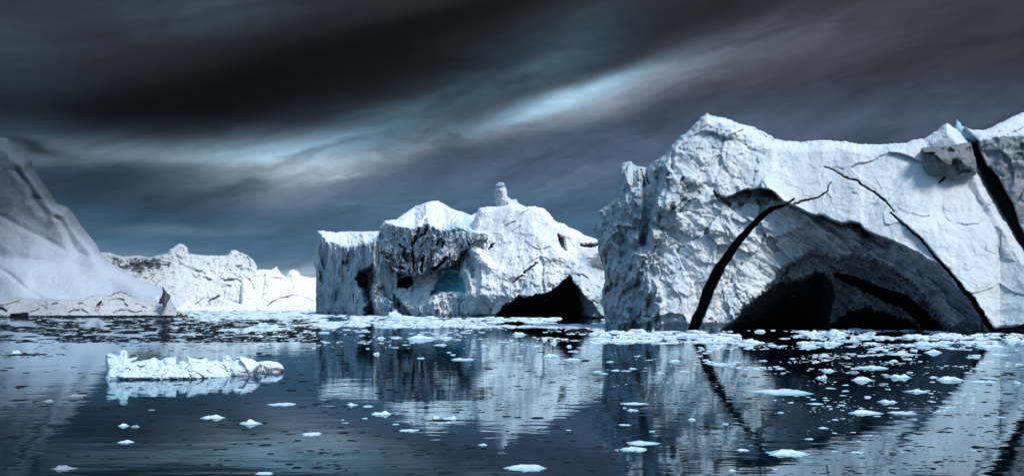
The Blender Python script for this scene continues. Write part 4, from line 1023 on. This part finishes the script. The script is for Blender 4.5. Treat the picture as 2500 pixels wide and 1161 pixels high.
KB = T1([(1508, 640), (1515, 480), (1530, 430), (1548, 400), (1588, 362), (1620, 354), (1660, 366), (1702, 376), (1752, 404), (1744, 432), (1708, 470), (1690, 640)])
EB = T1([(1690, 640), (1700, 470), (1722, 430), (1738, 392), (1800, 384), (1868, 394), (1900, 415), (1912, 440), (1890, 458), (1880, 640)])
def mounds(U, V, lumps, k):
    h = np.zeros(U.shape)
    wu = U + 4 * n2(U, V, 18, 6.1); wv = V + 4 * n2(U, V, 18, 2.7)
    for (x0, x1, yt, yb, bo, shp) in lumps:
        (ua, va), (ub, vb) = T1([(x0, yt), (x1, yb)])
        rr = ((wu - (ua + ub) / 2) / ((ub - ua) * .56)) ** 2 + ((wv - (va + vb * 1.1) / 2.1) / ((vb - va) * .62)) ** 2
        h = np.maximum(h, np.sqrt(np.maximum(0, 1 - rr)) * min(k * (ub - ua) / F * 41, .42) - bo * .35)
    return h
def rub_depth(U, V):
    D = np.interp(U, [255, 470, 560], [40.0, 40.3, 41.6]) + np.clip(920 - V, 0, 70) * .012
    D = D - .45 * sstep(900, 922, V)
    return D - mounds(U, V, LUMPS[:-6] + LUMPS[-2:], .42) + .42, dict(dirt_shade=0, blue=.16 * sstep(330, 270, U) + .1)
relief("rubble_base", RB, rub_depth, .7, M_floe, rub, thick=1.0, back_w=14, edge=(7, .45), jag=(1.0, 6), detail=lambda P, U, V: crag(P, .5, .12, 1.0, .5, .4) + crag(P + 3, .17, .02))
relief("ice_lump", KB, lambda U, V: (42.2 - .35 * np.exp(-((U - 592) / 40) ** 2 - ((V - 905) / 22) ** 2) + np.clip(U - 600, 0, 60) * .008, dict(snow=.8)), .7, M_floe, rub, thick=.8, back_w=14, edge=(9, .5),
       jag=(.6, 9), detail=lambda P, U, V: crag(P, .75, .16, 1.1, .25, .3) + crag(P, .2, .02))
relief("ice_lump", EB, lambda U, V: (44.4 - .25 * np.exp(-((U - 655) / 40) ** 2 - ((V - 898) / 14) ** 2), dict(snow=.8)), .7, M_floe, rub, thick=.8, back_w=12, edge=(7, .45),
       jag=(.7, 8), detail=lambda P, U, V: crag(P, .6, .14, 1.1, .25, .3) + crag(P, .2, .02))

# ------------------------------------------------------------------ brash ice
def chip_proto(seed, na=9):
    r = np.random.default_rng(seed)
    th = np.linspace(0, 2 * math.pi, na, endpoint=False)
    o = 1 + r.uniform(-.35, .35, na)
    v = [np.stack([np.cos(th) * o * s, np.sin(th) * o * s, np.full(na, z)], -1) for s, z in ((1, -.25), (1.0, .25), (.72, .75))]
    v[2][:, 2] += r.uniform(-.25, .35, na)
    top = np.array([[r.uniform(-.2, .2), r.uniform(-.2, .2), r.uniform(.7, 1.15)]])
    v = np.concatenate(v + [top])
    f = []
    for i in range(2):
        for j in range(na):
            k = (j + 1) % na
            f.append((i * na + j, i * na + k, (i + 1) * na + k)); f.append((i * na + j, (i + 1) * na + k, (i + 1) * na + j))
    for j in range(na): f.append((2 * na + j, 2 * na + (j + 1) % na, 3 * na))
    return v, np.array(f)
CH = [chip_proto(900 + k) for k in range(8)]

def chips(u, v, wpx, r, tall):
    """world transforms of chips of width wpx (photo pixels) at waterline pixels u, v"""
    D = H * F / (v - VH)
    W = wpx / F * D
    dep = W * r.uniform(.4, 1.0, len(u))
    ht = W * tall * .7
    return np.stack([(u - UC) / F * D, D, W / 2, dep / 2, ht], -1)

def stuff(name, tf, r, mat, label, cat):
    V, Fc, n = [], [], 0
    for k in range(len(CH)):
        t = tf[k::len(CH)]
        pv, pf = CH[k]
        a = r.uniform(0, 6.283, len(t)); c, s = np.cos(a)[:, None], np.sin(a)[:, None]
        x = (pv[None, :, 0] * c - pv[None, :, 1] * s) * t[:, 2:3] + t[:, 0:1]
        y = (pv[None, :, 0] * s + pv[None, :, 1] * c) * t[:, 3:4] + t[:, 1:2]
        z = pv[None, :, 2] * t[:, 4:5]
        V.append(np.stack([x, y, z], -1).reshape(-1, 3))
        Fc.append((pf[None] + (np.arange(len(t)) * len(pv))[:, None, None]).reshape(-1, 3) + n)
        n += len(t) * len(pv)
    o = mesh_obj(name, np.concatenate(V), np.concatenate(Fc), mat, None, False)
    o['kind'] = 'stuff'; o['label'] = label; o['category'] = cat
    return o

r = np.random.default_rng(31)
def sample(n, u0, u1, v0, v1, power):
    """more towards v0 (far)"""
    return r.uniform(u0, u1, n), v0 + (v1 - v0) * r.random(n) ** power
def clump(u, v, thr, wl_=60, seed=3.0):
    m = fbm(np.stack([u / wl_ / 2.5, v / wl_ * 4, np.full(u.shape, seed)], -1), 3)
    return m > thr
# white brash belt
parts = []
for n, u0, u1, v0, v1, pw, smin, smax, tall, thr in (
        (2600, 760, 1480, 764, 800, .9, 5, 20, .14, -.12), (900, 760, 1480, 795, 850, 1.8, 4, 14, .12, .0), (800, 420, 780, 758, 790, 1.2, 5, 18, .10, -.05),
        (1900, 1440, 2560, 806, 838, .9, 5, 24, .16, -.10), (1300, 1700, 2560, 835, 900, 1.8, 4, 16, .14, .0), (700, 1850, 2380, 860, 1010, 1.0, 4, 13, .12, .0),
        (350, 1440, 1800, 830, 950, 1.2, 4, 10, .1, .05), (250, 1850, 2300, 1000, 1110, 1.0, 3, 10, .1, .1), (380, 1230, 1480, 780, 850, .9, 4, 14, .14, -.05)):
    u, v = sample(n, u0, u1, v0, v1, pw); k = clump(u, v, thr); u, v = u[k], v[k]
    w = smin + (smax * 1.5 - smin) * r.random(len(u)) ** 4
    parts.append(chips(u, v, w, r, tall * r.uniform(.5, 1.5, len(u))))
stuff("brash_ice", np.concatenate(parts), r, M_white, "belt of countless small white ice chips along the icebergs", "brash ice")
# dark chips
parts = []
for n, u0, u1, v0, v1, pw, smin, smax, tall, thr in (
        (5200, -40, 780, 772, 835, .9, 4, 24, .09, -.16), (2200, -40, 1000, 815, 880, 1.3, 3, 14, .07, -.05), (2600, -20, 2520, 850, 1161, 1.0, 4, 24, .08, -.05),
        (700, 380, 780, 758, 800, 1.0, 5, 20, .06, -.05), (600, 760, 1700, 850, 1060, 1.0, 3, 12, .08, .0), (1100, 2000, 2520, 880, 1161, 1.0, 4, 22, .08, .0), (1300, 1100, 1900, 830, 1010, 1.0, 3, 12, .08, .0)):
    u, v = sample(n, u0, u1, v0, v1, pw); k = clump(u, v, thr, 60, 8.0); u, v = u[k], v[k]
    w = smin + (smax - smin) * r.random(len(u)) ** 2.5
    parts.append(chips(u, v, w, r, tall * r.uniform(.6, 1.4, len(u))))
stuff("dark_brash_ice", np.concatenate(parts), r, M_dark, "countless tiny dark clear ice chips scattered over the water", "brash ice")
